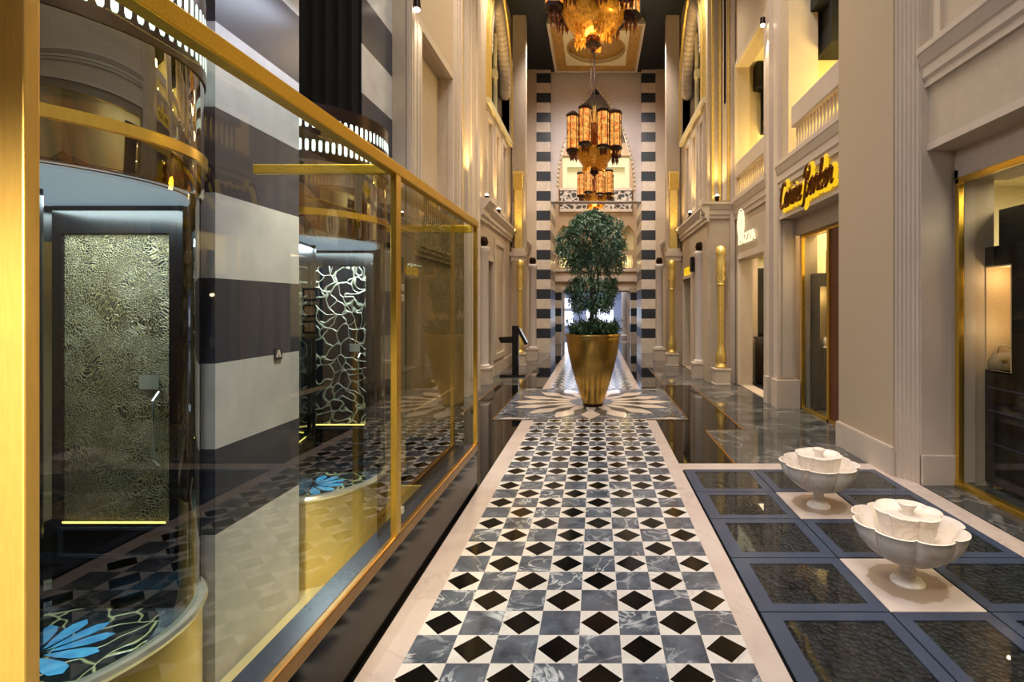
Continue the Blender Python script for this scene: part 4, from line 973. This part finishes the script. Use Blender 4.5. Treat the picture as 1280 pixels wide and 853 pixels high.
# ------------------------------------------------------------------ CEILING + coffer
bm = B(); box(bm, -5.3, 6.6, -5, 30, 11.9, 12.1); struct('ceiling', bm, 'navy', 'dark navy ceiling high above the hall')
bm = B(); holed(bm, lambda u, v, k: (u, v, 11.72+k), rect(-1.66, 1.66, 17.6, 21.2), [[(1.1*math.cos(2*PI*i/40), 19.4+1.1*math.sin(2*PI*i/40)) for i in range(40)]], .18)
t = struct('ceiling_coffer', bm, 'cream', 'square gilt ceiling panel with a round recess above the chandeliers')
bm = B(); holed(bm, lambda u, v, k: (u, v, 11.69+k), rect(-1.58, 1.58, 17.7, 21.1), [rect(-1.2, 1.2, 18.05, 20.75)], .05); obj('scroll_border', bm, 'scroll', t)
bm = B(); holed(bm, lambda u, v, k: (u, v, 11.66+k), rect(-1.7, 1.7, 17.55, 21.25), [rect(-1.6, 1.6, 17.68, 21.12)], .1); obj('coffer_edge', bm, 'beige_trim', t)
bm = B(); lathe(bm, [(0, 11.85), (1.12, 11.85), (1.12, 11.7), (1.05, 11.68)], (0, 19.4, 0), 48, cap=False); obj('round_recess', bm, 'scroll', t)
bm = B(); box(bm, -2.95, 4.6, -5, -4.9, 0, 11.9); struct('wall_front', bm, 'beige')
bm = B(); box(bm, -5.3, -1.46, -3.1, -3, -.9, 11.9); struct('wall_front_entry', bm, 'dark')

# ------------------------------------------------------------------ CHANDELIERS
def make_chandelier(loc, label, top):
    t = thing('chandelier', label, 'chandelier', loc, 0, 'amber lantern chandeliers')
    bm = B(); tube(bm, [(0, 0, .2), (0, 0, top)], .03, 8); tube(bm, [(-.12, 0, 1.2), (-.12, 0, top)], .008, 5); obj('rod', bm, 'rust', t, smooth=60)
    n = 8
    for k in range(n):
        a = 2*PI*(k+.25)/n; r = .80; cx, cy = r*math.cos(a), r*math.sin(a); zo = .1 if k % 2 else 0
        bm = B(); lathe(bm, [(.195, .1+zo), (.195, 1.25+zo)], (cx, cy, 0), 6, cap=False); ln = obj('lantern', bm, 'amber', t)
        bm = B()
        for i in range(6):
            q = 2*PI*i/6; x, y = cx+.2*math.cos(q), cy+.2*math.sin(q); box(bm, x-.011, x+.011, y-.011, y+.011, .05+zo, 1.3+zo)
        for z in (.04, 1.25): lathe(bm, [(.10, z-.05+zo), (.225, z-.02+zo), (.24, z+.06+zo), (.12, z+.16+zo)], (cx, cy, 0), 6)
        for i in range(6):
            q = 2*PI*(i+.5)/6; rr = .195*math.cos(PI/6)+.006; mx_, my_ = cx+rr*math.cos(q), cy+rr*math.sin(q); tx2, ty2 = -math.sin(q), math.cos(q)
            for (zc, ra) in ((.68, .07), (.42, .045), (.94, .045)):
                tube(bm, [(mx_+ra*math.cos(w_)*tx2, my_+ra*math.cos(w_)*ty2, zo+zc+ra*1.5*math.sin(w_)) for w_ in [2*PI*j/10 for j in range(11)]], .006, 4)
        obj('lantern_frame', bm, 'rust', ln)
        bm = B()
        for i in range(8):
            q = 2*PI*i/8; x, y = cx+.11*math.cos(q), cy+.11*math.sin(q); L = random.uniform(.15, .3)
            lathe(bm, [(.004, .04), (.028, -.1), (.004, -L)], (x, y, zo), 5)
        obj('lantern_drops', bm, 'crystal', ln)
    for k in range(8):
        a = 2*PI*(k+.75)/8; ca, sa = math.cos(a), math.sin(a); bm = B(); A = []
        for (r, z, w) in ((.66, .15, .12), (.6, -.1, .22), (.46, -.3, .2), (.26, -.44, .12), (.08, -.5, .04)):
            A.append([bm.verts.new((r*ca-s*w*sa, r*sa+s*w*ca, z+.03*abs(s))) for s in (-1, -.5, 0, .5, 1)])
        for p, q in zip(A, A[1:]):
            for i in range(4): bm.faces.new((p[i], p[i+1], q[i+1], q[i]))
        obj('glass_petal', bm, 'amber_glass', t, smooth=60)
    bm = B()
    for i in range(420):
        a = random.uniform(0, 2*PI); u = random.random(); ph = i % 5*2*PI/5; rr = .2*math.sqrt(random.random())*(1-.5*u); z = .1-.62*u
        cx, cy = .34*math.cos(ph)+rr*math.cos(a), .34*math.sin(ph)+rr*math.sin(a)
        lathe(bm, [(.003, .06), (.022, 0), (.003, -.1)], (cx, cy, z), 4)
    o = obj('crystal_drops', bm, 'amber_glass', t); o['kind'] = 'stuff'
    bm = B()
    for i in range(90):
        a = random.uniform(0, 2*PI); r = random.uniform(.1, .7); z = 1.3+random.uniform(0, .5)*(1-r*.6)
        tube(bm, [(r*.5*math.cos(a), r*.5*math.sin(a), 1.1), (r*math.cos(a), r*math.sin(a), z)], [.012, .004], 4)
    o = obj('gilt_sprays', bm, 'gold_leaf', t); o['kind'] = 'stuff'
    bm = B(); lathe(bm, [(.05, 1.6), (.16, 1.5), (.1, 1.2), (.2, .9), (.12, .5), (.22, .2), (.1, -.2), (.16, -.5), (.14, -.62), (.03, -.75)], n=20); obj('core', bm, 'crystal', t, smooth=50)
    bm = B(); lathe(bm, [(.02, -.5), (.14, -.54), (.17, -.6), (.11, -.67), (.05, -.7), (.03, -.76)], n=16); obj('finial', bm, 'rust', t, smooth=50)
    return t
c1 = make_chandelier((-.06, 10.6, 8.0), 'nearest amber lantern chandelier cut off by the top of the picture', 4.6)
dup(c1, (-.06, 18.0, 7.28), .2, 'middle amber lantern chandelier hanging in front of the pale arch')
dup(c1, (-.02, 25.6, 7.35), .1, 'farthest amber lantern chandelier hanging just above the tree', .93)

# ------------------------------------------------------------------ BLACK STAND
t = thing('information_stand', 'black free-standing post with tray and tilted screen near the left wall', 'stand', (-2.28, 14.5, .004))
bm = B(); box(bm, -.42, .3, -.2, .2, 0, .05); obj('base_plate', bm, 'black', t, bevel=.01)
bm = B(); box(bm, -.09, .09, -.07, .07, .05, 1.42); obj('post', bm, 'black', t, bevel=.01)
bm = B(); profile_run(bm, [(-.46, 1.1), (-.08, 1.12), (-.08, .94), (-.4, .94)], 'y', -.14, .14)
obj('tray', bm, 'black', t)
bm = B(); box(bm, -.04, .04, -.13, .13, -.25, .25); o = obj('screen', bm, 'black', t, bevel=.01); o.location = (.2, 0, 1.12); o.rotation_euler = (0, -math.radians(28), 0)
bm = B(); box(bm, .04, .046, -.11, .11, -.22, .22); obj('display', bm, 'screen', o)

# ------------------------------------------------------------------ LIGHTS
def area(loc, rot, sx, sy, e, c):
    l = bpy.data.lights.new('area', 'AREA'); l.shape = 'RECTANGLE'; l.size = sx; l.size_y = sy; l.energy = e; l.color = lin(c)
    o = bpy.data.objects.new('lamp', l); C.objects.link(o); o.location = loc; o.rotation_euler = rot; return o
def point(loc, e, c, r=.1):
    l = bpy.data.lights.new('point', 'POINT'); l.energy = e; l.color = lin(c); l.shadow_soft_size = r
    o = bpy.data.objects.new('lamp', l); C.objects.link(o); o.location = loc; return o
def spot(loc, tgt, e, c, ang=60, blend=.6, r=.05):
    l = bpy.data.lights.new('spot', 'SPOT'); l.energy = e; l.color = lin(c); l.spot_size = math.radians(ang); l.spot_blend = blend; l.shadow_soft_size = r
    o = bpy.data.objects.new('lamp', l); C.objects.link(o); o.location = loc
    o.rotation_euler = (Vector(tgt)-Vector(loc)).to_track_quat('-Z', 'Y').to_euler(); return o
WARM = (255, 240, 218); AMB = (255, 222, 164); YEL = (255, 214, 136); COOL = (226, 236, 255); NEU = (253, 250, 246)
for y in (-2.5, 1.5, 5.5): area((.4, y, 11.6), (0, 0, 0), 2.5, 2.5, 190, NEU)
for y in (9, 13.5, 18):
    for x in (-1.9, 1.9): spot((x, y, 11.6), (x*.9, y, 0), 1250, WARM, 95, .9, .12)
point((-.06, 10.6, 7.3), 130, AMB, .5); point((-.06, 18, 6.9), 170, AMB, .5); point((0, 25.5, 6.8), 160, AMB, .5)
# uplights grazing the walls
for (x, y, z, tx_, ty, tz) in ((XL+.3, 12.85, 4.7, XL+.05, 12.4, 9), (XL+.3, 14.4, 4.7, XL, 14.6, 9), (3.1, 12.95, 4.75, 3.1, 13.3, 9), (XF-.3, 14.9, 4.7, XF, 15.1, 9), (XL+.25, 11.0, 4.7, XL, 11.3, 10), (XL+.5, 15.5, 7.6, XL+.1, 15.5, 11), (XF-.5, 15.5, 7.6, XF-.1, 15.5, 11), (-2.5, 16.9, 4.2, -2.6, 17.4, 9), (2.5, 16.9, 4.2, 2.6, 17.4, 9)):
    spot((x, y, z), (tx_, ty, tz), 190, YEL, 70, .8)
spot((-2.7, 8.1, 6.7), (-2.85, 8.2, 2), 60, WARM, 60); spot((3.4, 10.5, 7.6), (3.6, 10.5, 3), 60, WARM, 60)
spot((3.0, 13.5, 4.1), (2.86, 14.1, .5), 50, (255, 220, 200), 60); spot((3.1, 12.5, 4.1), (3.16, 12.95, .5), 40, WARM, 60)
# balconies, shops
point((4.9, 8.4, 6.2), 130, (255, 226, 130), .2); point((4.25, 8.2, 5.0), 16, (255, 220, 110), .05); point((4.6, 12.2, 5.8), 110, (255, 226, 130), .2); point((4.2, 11.8, 4.95), 14, (255, 220, 110), .05)
area((6.0, 4.5, 3.8), (0, 0, 0), 2, 5, 240, (255, 234, 190)); area((5.5, 9.4, 3.8), (0, 0, 0), 2, 1.6, 110, (255, 226, 170)); area((5.3, 12.6, 3.3), (0, 0, 0), 2, 2, 80, (255, 230, 190))
point((4.42, 5.44, 2.30), 2.4, (255, 226, 176), .02); point((4.36, 5.40, 1.75), 1.6, (255, 226, 176), .02); point((4.3, 9.6, 2.2), 2.5, (255, 220, 150), .03); point((4.76, 9.6, 2.2), 2.5, (255, 220, 150), .03)  # lower point in the handbag niche is an added mid-air fill
point((4.2, 8.65, 4.1), 0, AMB)
# behind the glass
for d in ((-3.36, 3.06), (-3.3, 5.95)):
    area((d[0], d[1], 2.66), (0, 0, 0), .9, .9, 70, COOL)
area((-2.2, 2.2, 4.6), (0, math.radians(-25), 0), .8, 2.5, 60, COOL); area((-2.1, 4.6, 5.2), (0, math.radians(-20), 0), .8, 2.0, 60, COOL)
spot((-2.1, 2.6, 4.4), (-2.6, 2.4, -.5), 260, NEU, 80, .8); spot((-2.1, 5.0, 4.4), (-2.5, 5.2, -.5), 260, (255, 240, 200), 80, .8)  # added spots with no fixture, they brighten the pit walls
spot((-4.0, 1.9, 2.6), (-4.6, 1.7, .8), 60, (255, 246, 220), 100, .6, .03); spot((-4.0, 3.6, 2.7), (-4.6, 3.2, .8), 40, COOL, 90, .6, .03); spot((-4.1, 5.0, 2.6), (-4.6, 6.0, 1), 40, COOL, 100, .6, .03)
point((-4.3, 3.4, 3.4), 30, (255, 214, 140), .05); point((-4.3, 5.6, 3.3), 24, (255, 214, 140), .05)
spot((-1.0, -2.2, 3.0), (-1.37, 1.17, 1.6), 2400, (255, 236, 200), 24, .6, .2)  # added unseen spot behind the camera, brightens the near brass post
spot((.3, 6.2, 6.0), (-.06, 10.2, 1.0), 420, (255, 236, 200), 16, .8, .1)
# far end
point((0, 25, 9.5), 160, WARM, .6); area((0, 25.5, 11.4), (0, 0, 0), 4, 3, 260, WARM)
area((0, 32, 3.3), (0, 0, 0), 5, 4, 330, (220, 230, 255)); point((0, 28.6, 5.6), 40, (255, 236, 170), .3); point((-1.7, 28.65, 4.4), 12, (255, 236, 170), .1); point((1.7, 28.65, 4.4), 12, (255, 236, 170), .1)
for x in (-1.2, 1.2): spot((x, 15.5, 11.5), (x*.6, 21.6, 6), 1000, (255, 244, 240), 75, .9, .12)  # added spots with no fixture, they brighten the far wall
spot((0, 24.4, 11.3), (0, 28, 8.5), 380, (255, 244, 238), 100, .9, .12); spot((0, 24.2, 6.0), (0, 28, 3.6), 150, WARM, 110, .9, .12)  # added spots as well, they lighten the inner back wall
spot((.2, .2, 4.6), (2.2, 4.3, .35), 420, (255, 240, 226), 34, .8, .1)  # added unseen spot near the camera, lifts the dark fountain undersides
# over the fountains
spot((1.8, 2.6, 8), (2.2, 4.4, 0), 500, (255, 238, 224), 45, .9, .3)

w = bpy.data.worlds.new('world'); S.world = w; w.use_nodes = True
w.node_tree.nodes['Background'].inputs[0].default_value = (*lin((255, 236, 214)), 1); w.node_tree.nodes['Background'].inputs[1].default_value = .08
